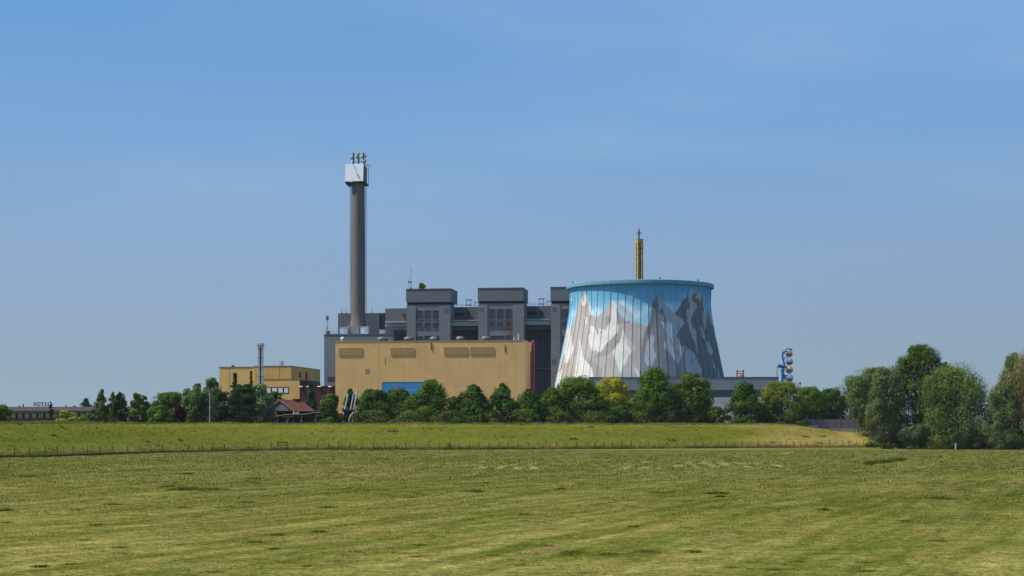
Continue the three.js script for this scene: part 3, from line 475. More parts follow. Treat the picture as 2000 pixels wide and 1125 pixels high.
  // brushed rock strokes that follow the fall of the slopes
  for (let k = 0; k < 900; k++) { const x = W * (.25 + .5 * r()), y = H * (.3 + .68 * r()), p = c.getImageData(Math.floor(x), Math.floor(y), 1, 1).data; if (p[2] > p[0] + 14) continue; const d = (r() < .5 ? -1 : 1) * (4 + 14 * r()), l = 14 + 50 * r(), w = 1 + 3.5 * r(), m = r() < .4 ? 1.08 : .88; c.fillStyle = `rgba(${p[0] * m},${p[1] * m},${p[2] * m},.45)`; c.beginPath(); c.moveTo(x, y); c.lineTo(x + d * .6 + w, y + l * .5); c.lineTo(x + d, y + l); c.lineTo(x + d * .6 - w, y + l * .55); c.fill(); }
  const grain = c.getImageData(0, 0, W, H), gd = grain.data; for (let y = 0; y < H; y++) for (let x = 0; x < W; x++) { const k = .93 + .05 * vn(x / 5, y / 60, 3) + .07 * vn(x / 40, y / 30, 4) - ((y % 60) < 1 ? .06 : 0), q = (y * W + x) * 4; gd[q] *= k; gd[q + 1] *= k; gd[q + 2] *= k * 1.0; } c.putImageData(grain, 0, 0);
  const mt = new THREE.CanvasTexture(cv); mt.colorSpace = THREE.SRGBColorSpace; mt.wrapS = THREE.RepeatWrapping; mt.anisotropy = 4;
  const mm = new THREE.MeshStandardMaterial({ map: mt, roughness: .75, side: THREE.DoubleSide });
  const NP = 60, ys = []; for (let k = 0; k <= 24; k++) ys.push(TOP * k / 24);
  const strip = (t0, t1, out, n, caps) => {          // a piece of wall between two bearings
    const pos = [], uv = [], idx = []; for (const y of ys) for (let k = 0; k <= n; k++) { const th = lerp(t0, t1, k / n), R = Rof(y) + out; pos.push(Math.sin(th) * R, y, Math.cos(th) * R); uv.push(th / (2 * Math.PI) + .5, y / TOP); }
    const m = n + 1; for (let j = 0; j < 24; j++) for (let k = 0; k < n; k++) { const p = j * m + k; idx.push(p, p + 1, p + m + 1, p, p + m + 1, p + m); }
    if (caps) for (const th of [t0, t1]) { const b = pos.length / 3; for (const y of ys) for (const q of [out, -.1]) { const R = Rof(y) + q; pos.push(Math.sin(th) * R, y, Math.cos(th) * R); uv.push(th / (2 * Math.PI) + .5, y / TOP); } for (let j = 0; j < 24; j++) { const p = b + j * 2; idx.push(p, p + 1, p + 3, p, p + 3, p + 2); } }
    const g = new THREE.BufferGeometry(); g.setAttribute('position', new THREE.Float32BufferAttribute(pos, 3)); g.setAttribute('uv', new THREE.Float32BufferAttribute(uv, 2)); g.setIndex(idx); g.computeVertexNormals(); return g;
  };
  for (let k = 0; k < NP; k++) { const a = (k / NP - .5) * 2 * Math.PI, b = ((k + 1) / NP - .5) * 2 * Math.PI; mesh('wall_panel', strip(a, b, 0, 3, false), mm, o); mesh('rib', strip(a - .0032, a + .0032, .15, 1, true), mm, o); }
  const inner = new THREE.LatheGeometry(ys.map((y) => new THREE.Vector2(Rof(y) - .5, y)), 60); mesh('inner_wall', inner, new THREE.MeshStandardMaterial({ color: 0x8a8a88, side: THREE.DoubleSide, roughness: .9 }), o);
  const RR = 143.6 / F * D, rim = new THREE.LatheGeometry([[RR - 2.6, RIM0 + .3], [RR - .15, RIM0], [RR, RIM0 + .1], [RR, TOP - .1], [RR - .1, TOP], [RR - 2.6, TOP], [RR - 2.6, RIM0 + .3]].map((a) => new THREE.Vector2(...a)), 120);
  const ruv = rim.attributes.uv; for (let i = 0; i < ruv.count; i++) ruv.setXY(i, ruv.getX(i) * 140, rim.attributes.position.getY(i));
  mesh('rim', rim, wallMat(.17, .40, .57), o);
  for (const th of [-1.17, .27, .9, 2.4, 3.6, 4.6]) mesh('rim_lamp', [bar([Math.sin(th) * (RR - .5), TOP, Math.cos(th) * (RR - .5)], [Math.sin(th) * (RR - .5), TOP + .25, Math.cos(th) * (RR - .5)], .1), new THREE.SphereGeometry(.26, 10, 8).translate(Math.sin(th) * (RR - .5), TOP + .4, Math.cos(th) * (RR - .5))], mat.black, o);
}
{ // lattice ride tower inside, and the figure on its top
  const D = 562, p = P(1248.7, 835, D), s = D / F, o = thing('lattice_tower', 'yellow lattice ride tower rising out of the painted cooling tower', 'ride tower', [p.x, 0, p.z], .35), y1 = hgt(474, D), y0 = hgt(700, D), h = 4.7 * s;
  for (const [a, b] of [[-1, -1], [1, -1], [1, 1], [-1, 1]]) mesh('leg', [bx(a * h - .17, a * h + .17, 0, y1, b * h - .17, b * h + .17)], mat.yellowPaint, o);
  const br = [], step = 1.75; for (let y = y0; y < y1 - .2; y += step) for (let k = 0; k < 4; k++) { const c0 = [[-1, -1], [1, -1], [1, 1], [-1, 1]][k], c1 = [[1, -1], [1, 1], [-1, 1], [-1, -1]][k]; br.push(bar([c0[0] * h, y, c0[1] * h], [c1[0] * h, y, c1[1] * h], .085, 4), bar([c0[0] * h, y, c0[1] * h], [c1[0] * h, Math.min(y + step, y1), c1[1] * h], .075, 4)); }
  mesh('bracing', br, M(.5, .33, .05), o); mesh('centre_shaft', [cyl(0, 0, 0, y1, .28, .28, 8)], mat.fan, o); mesh('cable', [cyl(.45, .2, 0, y1, .09, .09, 6), cyl(-.4, .3, 0, y1, .09, .09, 6)], mat.dark, o);
  mesh('head_box', [bx(-h * 1.2, h * 1.2, y1, hgt(468, D), -h * 1.2, h * 1.2)], mat.yellowPaint, o); mesh('head_lip', [bx(-h * 1.3, h * 1.3, hgt(468, D), hgt(467, D), -h * 1.3, h * 1.3)], mat.yellowPaint, o);
  mesh('carriage', [bx(-h * .75, h * .75, hgt(487, D), hgt(484, D), -h * .75, h * .75), bx(-h * .5, h * .8, hgt(515, D), hgt(512, D), -h * .6, h * .6)], M(.25, .12, .03), o);
  const yb = hgt(467, D), f = thing('statue', 'small dark blue standing figure with spread arms on top of the yellow ride tower', 'statue', [p.x - .1, yb, p.z]), u = s;
  mesh('body', [cyl(-.3 * u * 2, 0, 0, 9 * u, .95 * u, 1.1 * u, 10), cyl(.3 * u * 2, 0, 0, 9 * u, .95 * u, 1.1 * u, 10), new THREE.SphereGeometry(1, 12, 10).scale(2 * u, 3.6 * u, 1.5 * u).translate(0, 11.5 * u, 0), cyl(0, 0, 14 * u, 16 * u, .7 * u, .7 * u, 8)], mat.blue, f);
  mesh('coat', [cyl(0, 0, 8.5 * u, 15 * u, 1.7 * u, 2.1 * u, 12)], M(.14, .10, .1), f); mesh('head', [new THREE.SphereGeometry(1.45 * u, 12, 10).translate(0, 17.2 * u, 0)], M(.35, .2, .1), f); mesh('hat', [cyl(0, 0, 18 * u, 19 * u, 1.9 * u, 1.7 * u, 10), cyl(0, 0, 19 * u, 20.6 * u, 1.1 * u, .9 * u, 10)], mat.blue, f);
  for (const q of [-1, 1]) mesh('arm', [bar([q * 1.6 * u, 13.8 * u, 0], [q * 4.2 * u, 11.8 * u, .3 * u], .6 * u, 8), bar([q * 4.2 * u, 11.8 * u, .3 * u], [q * 5.4 * u, 8.6 * u, .8 * u], .5 * u, 8), new THREE.SphereGeometry(.75 * u, 8, 6).translate(q * 5.5 * u, 8.4 * u, .8 * u)], M(.10, .08, .1), f);
}

// ---------------------------------------------------------------- low grey building on the right and what stands on it
{
  const f = frame('low_grey_building', 'long low grey building with a dark glass strip in front of the cooling tower', 'building', 1150, 516, .03), { o, box, lx, ly } = f, xr = lx(1521), t = ly(1200, 737.5), y1 = ly(1200, 762), y2 = ly(1200, 776);
  mesh('fascia', [bx(0, xr, y1, t, -7.2, 0)], mat.lowWall, o); mesh('coping', [bx(-.1, xr + .1, t, t + .18, -7.2, .1)], mat.greyDark, o); mesh('glass_strip', [bx(.1, xr - .1, y2, y1, -7, -.5)], mat.teal, o); mesh('wall', [bx(0, xr, 0, y2, -7.2, -.1)], mat.lowWallPale, o);
  for (let x = 2; x < xr; x += 2.4) mesh('mullion', [bx(x, x + .12, y2, y1, -.5, -.38)], mat.greyDark, o);
  for (let x = 6; x < xr - 2; x += 6) mesh('panel_joint', [bx(x, x + .07, y1, t - .02, -.01, .012)], mat.greyDark, o);
  mesh('window', [box(1393, 1404.5, 793, 804, -.02, .2)], mat.white, o); mesh('pane', [box(1394.3, 1398.2, 794.5, 802.8, -.09, .1), box(1399.3, 1403.2, 794.5, 802.8, -.09, .1)], mat.glass, o);
}
{
  const D = 520, s = D / F, p = P(1446.5, 737.3, D), o = thing('bell_stand', 'small rusty red open stand on the low grey roof', 'stand', [p.x, hgt(737.5, 516) + .1, p.z]), h = 15.5 * s, w = 6 * s;
  for (const [a, b] of [[-1, 0], [1, 0], [-1, -1], [1, -1]]) mesh('post', [bx(a * w - .11, a * w + .11, 0, h, b * 1.6 - .1, b * 1.6 + .1)], mat.orange, o);
  mesh('rail', [h * .78, h * .5, .1].flatMap((y) => [bx(-w, w, y, y + .16, -.08, .08), bx(-w, w, y, y + .16, -1.68, -1.52)]), mat.orange, o); mesh('bell', [cyl(.2, -.8, .2, h * .4, .55, .3, 12)], M(.25, .12, .1), o);
}
{ // gondola ride
  const D = 560, s = D / F, p = P(1530, 835, D), o = thing('gondola_ride', 'tall blue arm ride with yellow and blue ball gondolas above the trees', 'amusement ride', [p.x, 0, p.z]), L = (px, py, z = 0) => new THREE.Vector3((px - 1530) * s, hgt(py, D), z);
  mesh('post', [bar(L(1527.5, 835), L(1528.5, 720), 2.6 * s, 12)], mat.blue, o); mesh('axle', [bar(L(1521.5, 714.5), L(1533, 716.5), 3.6 * s, 16)], mat.blue, o); mesh('axle_cap', [new THREE.SphereGeometry(3.5 * s, 14, 10).translate(...L(1521.5, 714.5).toArray())], mat.blue, o); mesh('hub', [bar(L(1532, 716.3), L(1538, 718), 2.2 * s, 12)], M(.05, .2, .25), o);
  const tube = (pts, r, z) => new THREE.TubeGeometry(new THREE.CatmullRomCurve3(pts.map(([a, b]) => L(a, b, z))), 24, r * s, 8);
  for (const z of [-.7, .7]) { mesh('arm', [tube([[1533, 715], [1530.5, 706], [1528.8, 698], [1528.6, 690], [1532, 685], [1535.5, 682], [1543, 681.5], [1547, 684]], 1.1, z), tube([[1529.5, 703], [1533, 698.6], [1537, 697.2]], .9, z), tube([[1529.5, 692], [1533, 688], [1537, 685.5]], .8, z)], mat.blue, o); mesh('lower_arm', [tube([[1532, 716], [1530.4, 726], [1530, 732], [1535, 733.4], [1544, 733]], 1.1, z), tube([[1530, 730], [1532.5, 736], [1533, 742]], .9, z)], mat.blue, o); }
  const gold = M(.6, .34, .05, { roughness: .5 }), navy = M(.025, .05, .22, { roughness: .4 }), pale = M(.26, .38, .66, { roughness: .4 }), rustb = M(.25, .10, .03);
  for (let [px, py, r, k] of [[1541.3, 690.5, 6.6, 0], [1541.8, 706, 6.9, 1], [1541.6, 722, 7, 0], [1541.4, 738, 7.6, 1]]) {
    const g = new THREE.Group(); g.name = 'gondola'; g.position.copy(L(px, py, 0)); o.add(g); r *= s;
    mesh('shell', [new THREE.SphereGeometry(r, 20, 8, 0, Math.PI * 2, Math.PI * .56, Math.PI * .44), new THREE.SphereGeometry(r * .93, 20, 8, 0, Math.PI * 2, Math.PI * .56, Math.PI * .44)], k ? navy : gold, g);
    mesh('canopy', [new THREE.SphereGeometry(r * .98, 20, 8, 0, Math.PI * 2, 0, Math.PI * .36)], k ? pale : gold, g); mesh('band', [new THREE.TorusGeometry(r * .97, r * .09, 6, 24).rotateX(Math.PI / 2).translate(0, -r * .18, 0)], k ? pale : rustb, g);
    const st = []; for (let q = 0; q < 8; q++) { const a = q / 8 * 6.283, x = Math.cos(a) * r * .9, z = Math.sin(a) * r * .9; st.push(bar([x, -r * .2, z], [x * .98, r * .45, z * .98], r * .07, 6)); } mesh('stanchion', st, k ? pale : gold, g); mesh('seat', [cyl(0, 0, -r * .35, r * .15, r * .5, r * .45, 12)], k ? navy : rustb, g);
    const sp = []; for (let q = 0; q < 6; q++) sp.push(new THREE.TorusGeometry(r * 1.0, r * .06, 5, 12, Math.PI * .9).rotateZ(-Math.PI * .98).rotateY(q / 6 * Math.PI)); mesh('stripe', sp, k ? pale : rustb, g);
  }
  const ld = []; for (const x of [1516.8, 1519.4]) ld.push(bar(L(x, 835), L(x, 716), .06, 5)); for (let y = 718; y < 760; y += 3) ld.push(bar(L(1516.8, y), L(1519.4, y), .05, 4)); mesh('ladder', ld, mat.ladder, o);
}
{
  const D = 520, s = D / F, p = P(1562.5, 835, D), o = thing('lamp_post', 'black lamp post head just above the trees right of the gondola ride', 'street lamp', [p.x, 0, p.z]), y = hgt(752.5, D);
  mesh('pole', [cyl(0, 0, 0, y, .09, .06, 8)], mat.black, o); mesh('globe', [new THREE.SphereGeometry(1, 12, 10).scale(1.5 * s, 1.8 * s, 1.5 * s).translate(0, y + .25, 0)], mat.white, o); mesh('hood', [cyl(0, 0, y + .4, y + .85, 3.2 * s, 1 * s, 12), cyl(0, 0, y + .85, y + 1.15, .1, .05, 6)], mat.black, o); mesh('arm', [bar([-.75, y + .3, 0], [0, y + .55, 0], .05), new THREE.SphereGeometry(.14, 8, 6).translate(-.75, y + .25, 0)], mat.black, o);
}
{ // fence wall on the right
  const D = 492, p = P(1566, 838, D), s = D / F, o = thing('panel_fence', 'grey panel fence with a pale barred gate at its left end behind the dike', 'fence', [p.x, 0, p.z], .02), X = (px) => (px - 1566) * s, y0 = hgt(839, D), y1 = hgt(819.5, D);
  mesh('kerb', [bx(0, X(1690), 0, y0 + .3, -.2, .1)], mat.beam, o);
  for (let px = 1599; px < 1672; px += 5.2) mesh('panel', bx(X(px), X(px + 4.6), y0, y1, -.1, px % 2 < 1 ? 0 : .04), M(.2 + .05 * ((px * 7) % 3), .185, .21), o);
  for (let px = 1599; px <= 1672; px += 5.2) mesh('post', bx(X(px) - .1, X(px), y0, y1 + .12, -.15, .09), mat.greyDark, o);
  for (const [a, b] of [[1566, 1581], [1582, 1598], [1673, 1689]]) { const g = mesh('gate_leaf', [bx(X(a), X(a) + .1, y0, y1, 0, .1), bx(X(b) - .1, X(b), y0, y1, 0, .1), bx(X(a), X(b), y1 - .12, y1, 0, .1), bx(X(a), X(b), y0 + .3, y0 + .42, 0, .1), bar([X(a), y1 - .2, .05], [X(b), y0 + 1.3, .05], .05)], mat.paleGrey, o); for (let x = X(a) + .3; x < X(b) - .1; x += .32) mesh('bar', bx(x, x + .07, y0 + .42, y1 - .12, .02, .07), mat.paleGrey, g); mesh('infill', [bx(X(a) + .1, X(b) - .1, y0 + .45, y0 + 1.3, -.05, -.02)], M(.4, .43, .48), g); }
}
{
  const D = 492, p = P(1480, 828, D), s = D / F, o = thing('low_barrier', 'low pale grey barrier with a dark arched rail behind the dike crest under the trees', 'barrier', [p.x, 0, p.z]), y0 = hgt(832, D);
  mesh('wall', [bx(0, 62 * s, 0, hgt(821.5, D), -.3, 0)], mat.beam, o); mesh('rail', [new THREE.TubeGeometry(new THREE.QuadraticBezierCurve3(new THREE.Vector3(14 * s, y0, .3), new THREE.Vector3(34 * s, hgt(815, D), .3), new THREE.Vector3(56 * s, y0 + .6, .3)), 16, .13, 6)], mat.dark, o); mesh('panel', [bx(63 * s, 72 * s, 0, hgt(819, D), -.2, 0)], mat.paleGrey, o);
}

// ---------------------------------------------------------------- hotel on the left
{
  const D = 640, s = D / F, p = P(-60, 835, D), o = thing('hotel', 'long low flat roofed hotel with white windows on the far left', 'hotel', [p.x, 0, p.z]), X = (px) => (px + 60) * s, Y = (py) => hgt(py, D);
  mesh('brick_base', [bx(0, X(222), 0, Y(817.5), -12, 0)], mat.brick, o); mesh('wall', [bx(.2, X(222) - .2, Y(817.5), Y(806.5), -11.8, -.3)], mat.hotelWall, o);
  mesh('eave', [bx(-.6, X(222) + .6, Y(806.5), Y(803), -12, 1.0)], mat.cream, o);
  const rf = extr([[1.2, Y(803)], [-.6, Y(795.2)], [-11.4, Y(795.2)], [-13, Y(803)]], X(222) + 1.6).rotateY(Math.PI / 2); rf.translate(-.8, 0, 0); mesh('roof', rf, mat.hotelRoof, o);
  for (let k = 0; k < 18; k++) { const a = 5.2 + k * 13.55 - 54; const x0 = X(a + 1.8), x1 = X(a + 11.2); if (x1 > X(220)) continue; mesh('window', [bx(x0, x1, Y(816.5), Y(807.2), -.28, -.15)], mat.whitePane, o); mesh('pilaster', [bx(x1 + .12, X(a + 13.55 + 1.8) - .12, Y(817.5), Y(806.5), -.3, .1)], mat.hotelWall, o); }
  for (const [px, h, w] of [[29.5, 3.2, 3], [37, 6.5, 1.6], [121, 3.6, 2.4], [138, 3.2, 5]]) mesh('roof_pipe', [bx(X(px) - w * s / 2, X(px) + w * s / 2, Y(796), Y(795.2 - h), -6, -5.2)], mat.woodDark, o);
  const font = await new FontLoader().loadAsync('fonts/droid/droid_sans_bold.typeface.json');
  const so = thing('hotel_sign', 'dark letters reading HOTEL standing on the flat hotel roof', 'sign', [p.x + X(60.5), Y(794.4), p.z - 3]); let lx = 0;
  for (const ch of 'HOTEL') { const g = new TextGeometry(ch, { font, size: 7.3 * s, depth: .25, curveSegments: 5 }); g.computeBoundingBox(); const w = g.boundingBox.max.x; g.translate(lx, .35, 0); mesh('letter', g, M(.02, .025, .06), so); lx += w + 1.0 * s; }
  mesh('rail', [bx(0, lx, 0, .08, -.1, 0), bx(0, lx, .3, .36, -.1, 0)], mat.black, so);
}
{
  const D = 470, s = D / F, p = P(259, 835, D), o = thing('gate_pillar', 'brick gate pillar with a small white dome beside the light green tree', 'pillar', [p.x, 0, p.z]), y = hgt(816.5, D);
  mesh('pillar', [bx(-6.5 * s, 6.5 * s, 0, y, -.9, .9)], mat.brick, o); mesh('cap', [bx(-7.2 * s, 7.2 * s, y, y + .15, -1, 1)], mat.cream, o); mesh('dome', [new THREE.SphereGeometry(3.2 * s, 16, 10, 0, Math.PI * 2, 0, Math.PI / 2).translate(1.5 * s, y + .15, 0), cyl(1.5 * s, 0, y + .5, y + .8, .08, .03, 6)], mat.white, o);
}
{
  const D = 410, s = D / F, p = P(409.5, 835, D), o = thing('flag_pole', 'bare white pole in front of the grey green trees on the left', 'pole', [p.x, 0, p.z]);
  mesh('pole', [cyl(0, 0, 0, hgt(769, D), .1, .055, 10)], mat.paleGrey, o); mesh('finial', [new THREE.SphereGeometry(.14, 8, 6).translate(0, hgt(769, D), 0)], mat.white, o); mesh('socket', [cyl(0, 0, 0, 1, .25, .2, 10)], mat.fan, o);
}

const tileA = M(.20, .062, .036), tileB = M(.165, .048, .03), tileC = M(.235, .078, .045);
// ---------------------------------------------------------------- hut, flume track and ornaments
{
  const D = 455, s = D / F, phi = .62, p = P(526, 835, D), o = thing('tiled_hut', 'open timber hut with a red tiled roof in front of the ochre building', 'hut', [p.x, 0, p.z], -phi), Wg = 53 * s / Math.cos(phi), Lg = 33 * s / Math.sin(phi), ye = hgt(801, D), ya = hgt(782.5, D);
  const A = (x, y, z) => new THREE.Vector3(x, y, z), slope = ya - ye;
  for (const [x0, x1, n] of [[Wg + .7, Wg / 2, 'right'], [-.7, Wg / 2, 'left']]) {
    const base = ye - slope * .7 / (Wg / 2) * 1, rowsN = 9, g = mesh('roof', [quad(A(x0, base, .8), A(x0, base, -Lg), A(x1, ya, -Lg), A(x1, ya, .8))], mat.tile, o); const per = 6;
    for (let k = 0; k < rowsN; k++) for (let q = 0; q < per; q++) { const t0 = k / rowsN, t1 = (k + 1.12) / rowsN, z0 = lerp(.8, -Lg, q / per), z1 = lerp(.8, -Lg, (q + .94) / per); const a = lerp(x0, x1, t0), b = lerp(x0, x1, Math.min(1, t1)), m = k % 3; mesh('tile', quad(A(a, lerp(base, ya, t0) + .16, z0), A(a, lerp(base, ya, t0) + .16, z1), A(b, lerp(base, ya, Math.min(1, t1)) + .05, z1), A(b, lerp(base, ya, Math.min(1, t1)) + .05, z0)), [tileA, tileB, tileC][(k * 5 + q * 3 + m) % 3], g); }
  }
  const gb = extr([[-.4, ye - .2], [Wg + .4, ye - .2], [Wg / 2, ya - .15]], .25); gb.translate(0, 0, .2); mesh('gable', gb, M(.09, .09, .105), o); mesh('barge_board', [bar([-.9, ye - .55, .75], [Wg / 2, ya + .02, .75], .13), bar([Wg + .9, ye - .55, .75], [Wg / 2, ya + .02, .75], .13)], M(.12, .11, .12), o);
  mesh('back_wall', [bx(.3, Wg - .3, 0, ye, -Lg + .2, -Lg + .5), bx(.1, .4, 0, ye, -Lg + .5, -Lg * .4)], mat.woodDark, o); mesh('deck', [bx(-.2, Wg + .2, hgt(815, D), hgt(813.5, D), -Lg, .6)], mat.woodDark, o);
  for (const x of [.25, Wg * .33, Wg * .66, Wg - .25]) mesh('post', [bx(x - .15, x + .15, 0, ye - .1, -.15, .15)], mat.woodDark, o); for (const z of [-Lg * .33, -Lg * .66]) mesh('post', [bx(Wg - .4, Wg - .1, 0, ye - .1, z - .15, z + .15)], mat.woodDark, o); mesh('tie_beam', [bx(-.1, Wg + .1, ye - .5, ye - .2, -.2, .1)], mat.woodDark, o);
  mesh('ridge_cap', [bar([Wg / 2, ya + .05, .8], [Wg / 2, ya + .05, -Lg], .16)], M(.3, .08, .05), o); mesh('ridge_box', [bx(Wg / 2 - .5, Wg / 2 + .5, ya - .1, ya + .5, -Lg * .9, -Lg * .6)], mat.maroon, o);
  // hanging ornaments under the eave
  const cream = M(.75, .66, .5), amber = M(.62, .27, .06);
  [[573.5, 807, 'left of three'], [578.3, 808.5, 'middle of three'], [582.6, 807, 'right of three']].forEach(([px, py, w]) => {
    const dd = 446, ss = dd / F, q = P(px, py, dd), t = thing('lantern_figure', 'cream and orange hanging lantern under the hut eave, ' + w, 'lantern', [q.x, q.y, q.z], 0, 'lanterns hanging at the tiled hut');
    mesh('body', new THREE.LatheGeometry([[0, -2.6], [1.3, -2.2], [1.5, -1], [1.0, .6], [.55, 1.6], [.8, 2.4], [.7, 3.2], [0, 3.7]].map(([a, b]) => new THREE.Vector2(a * ss, b * ss)), 14), cream, t); mesh('belly', [cyl(0, 0, -2.2 * ss, -.3 * ss, 1.55 * ss, 1.4 * ss, 14)], amber, t); mesh('hanger', [bar([0, 3.6 * ss, 0], [0, hgt(799, dd) - q.y, 0], .03)], mat.dark, t);
  });
}
{ // flume track
  const D = 440, s = D / F, o = thing('flume_track', 'dark raised ride track on pale slanted legs in front of the tiled hut', 'ride track', [P(560, 835, D).x, 0, -D]), L = (px, py, z = 0) => new THREE.Vector3((px - 560) * s, hgt(py, D), z), line = [[528, 817], [545, 812.2], [560, 810], [580, 809.2], [597, 809], [612, 806.2], [640, 805]];
  for (const z of [-.6, .6]) mesh('rail', [new THREE.TubeGeometry(new THREE.CatmullRomCurve3(line.map(([a, b]) => L(a, b, z))), 40, .12, 6)], mat.woodGrey, o); const cv = new THREE.CatmullRomCurve3(line.map(([a, b]) => L(a, b, 0))), tiesG = [];
  for (let k = 0; k <= 24; k++) { const q = cv.getPoint(k / 24); tiesG.push(bx(q.x - .1, q.x + .1, q.y - .2, q.y - .02, -.75, .75)); } mesh('tie', tiesG, mat.woodDark, o); mesh('trough', [new THREE.TubeGeometry(new THREE.CatmullRomCurve3(line.map(([a, b]) => L(a, b + 1.4, 0))), 40, .22, 6)], mat.woodDark, o);
  for (const [a, b, y] of [[539, 544, 813], [561, 564, 810.5], [590, 590.5, 809.6], [618, 618, 806]]) { mesh('leg', [bar(L(a - 6, 860, .5), L(b, y, .5), .14)], mat.woodGrey, o); mesh('leg', [bar(L(a - 2, 860, -.8), L(b, y, -.5), .12)], mat.woodDark, o); } mesh('dark_skirt', [bx(L(597, 0).x, L(640, 0).x, 0, hgt(807.5, D), -.9, -.7)], mat.woodDark, o);
}
{ // ride with three slanted arms and a split hull
  const D = 440, s = D / F, o = thing('arm_ride', 'ride with three pale slanted arms and brown hull left of the hedge', 'amusement ride', [P(683, 835, D).x, 0, -D]), L = (px, py, z = 0) => new THREE.Vector3((px - 683) * s, hgt(py, D), z);
  for (const [a, b, z] of [[[674, 799], [680.5, 769], .5], [[684.5, 802], [690.5, 769.5], 0], [[690, 803], [698, 759], -.6]]) { mesh('arm', [bar(L(...a, z), L(...b, z), 1.25 * s, 10)], mat.paleGrey, o); mesh('arm_rail', [bar(L(a[0] + 1.9, a[1], z + .1), L(b[0] + 1.9, b[1] + 4, z + .1), .45 * s, 6)], mat.dark, o); }
  mesh('tip', [bar(L(697.6, 762, -.6), L(698, 757, -.6), .5 * s, 6)], mat.dark, o);
  mesh('base', [bx(L(671, 0).x, L(683, 0).x, 0, hgt(800, D), -1.2, .9)], mat.black, o); mesh('column', [cyl(L(672, 0).x, 1.1, 0, hgt(806, D), 1.2 * s, 1 * s, 10), cyl(L(689, 0).x, .9, 0, hgt(805, D), 1 * s, .9 * s, 10)], mat.paleGrey, o); mesh('platform', [bx(L(669, 0).x, L(693, 0).x, hgt(800.4, D), hgt(799, D), -1.4, 1.1)], mat.woodGrey, o); mesh('joint', [new THREE.SphereGeometry(1.8 * s, 12, 8).translate(...L(684.5, 801, 0).toArray())], mat.steel, o);
  for (const [dx, m, z] of [[0, M(.3, .24, .18), 1.1], [5, M(.33, .22, .15), .6]]) { const c = new THREE.CatmullRomCurve3([[682 + dx, 824], [685 + dx, 815], [690 + dx, 808], [697 + dx * .6, 803.5]].map(([a, b]) => L(a, b, z))), g = new THREE.TubeGeometry(c, 24, 2.4 * s, 10), ps = g.attributes.position; for (let i = 0; i < ps.count; i++) { const k = Math.floor(i / 11) / 24, q = c.getPoint(k), f = .15 + .85 * Math.sin(Math.PI * clamp(.1 + k * .9)); ps.setXYZ(i, lerp(q.x, ps.getX(i), f), lerp(q.y, ps.getY(i), f), lerp(q.z, ps.getZ(i), f)); } g.computeVertexNormals(); mesh('hull', g, m, o); }
}

// ---------------------------------------------------------------- fence at the foot of the dike
{
  const o = thing('wire_fence', 'long fence of thin dark posts and wires along the foot of the dike', 'fence'), r = rng(301), pts = [];
  for (let px = -90; px < 1745;) { const D = footD(px) - 1.2; pts.push(new THREE.Vector3((px - 1000) / F * D, 0, -D)); px += table([[-100, 28.5], [150, 28], [500, 22.5], [900, 20.5], [1300, 17.5], [1550, 14], [1800, 12.5]], px) * (.86 + .28 * r()); }
  pts.forEach((q, i) => { q.y = fieldY(q.x, q.z); const px = pxOf(q), skip = px > 540 && px < 562; if (skip) return; const h = 1.75 + .3 * r(), w = .078, g = new THREE.CylinderGeometry(w * .9, w, h, 6).translate(0, h / 2, 0).rotateZ((r() - .5) * .12).rotateX((r() - .5) * .1).translate(q.x, q.y - .15, q.z); mesh('post', g, mat.post, o); });
  const wr = []; for (let i = 1; i < pts.length; i++) for (const h of [.6, 1.1, 1.5]) wr.push(bar([pts[i - 1].x, pts[i - 1].y + h, pts[i - 1].z], [pts[i].x, pts[i].y + h, pts[i].z], .012, 3)); mesh('wire', wr, mat.ladder, o);
  const D = footD(551) - 1.3, s = D / F, q = P(551.5, 835, D), g = thing('wooden_gate', 'small dark timber frame gate in the wire fence below the hut', 'gate', [q.x, fieldY(q.x, q.z), q.z]);
  for (const x of [-9 * s, 9 * s]) mesh('gate_post', bx(x - .1, x + .1, -.2, 1.95, -.1, .1), mat.post, g); mesh('top_rail', bx(-9 * s, 9 * s, 1.7, 1.9, -.06, .06), mat.post, g); for (const y of [.5, .95, 1.3]) mesh('rail', bx(-9 * s, 9 * s, y, y + .08, -.04, .04), mat.post, g);
}
{ const D = 408, q = P(1866.5, 835, D), o = thing('marker_post', 'short pale marker post at the field edge before the big willow', 'post', [q.x, 0, q.z]); mesh('post', [cyl(0, 0, 0, 1.25, .14, .14, 8)], mat.paleGrey, o); mesh('cap', [cyl(0, 0, 1.25, 1.32, .16, .1, 8)], mat.white, o); }

// ---------------------------------------------------------------- trees
const leafMats = new Map();
function leafMat() { if (!leafMats.has(0)) leafMats.set(0, new THREE.MeshPhysicalMaterial({ vertexColors: true, roughness: 1, side: THREE.DoubleSide, transmission: .25, thickness: 0, specularIntensity: 0 })); return leafMats.get(0); }
const PROF = {
  hedge: (t) => t < .45 ? .92 + .18 * t : Math.pow(Math.max(0, 1 - Math.pow((t - .45) / .55, 2.2)), .62), peak: (t) => t < .4 ? .95 : Math.pow(Math.max(0, 1 - (t - .4) / .6), .78),
  round: (t) => Math.pow(Math.sin(Math.PI * clamp(.10 + t * .88)), .62), egg: (t) => Math.pow(Math.sin(Math.PI * Math.pow(clamp(.12 + t * .87), .8)), .7), cone: (t) => (1 - t) * .95 + .05, column: (t) => Math.pow(1 - Math.pow(Math.abs(t * 2 - 1) * .98, 3), .6) * (1 - .35 * t),
  dome: (t) => Math.sqrt(Math.max(0, 1 - t * t * .985)), flame: (t) => (t < .3 ? .62 + t * 1.27 : Math.pow(1 - (t - .3) / .7, .75)), bush: (t) => Math.pow(Math.max(0, 1 - t * t), .5), spire: (t) => (t < .2 ? .8 + t : Math.pow(1 - (t - .2) / .8, .8)),
};
let LEAVES = 0;
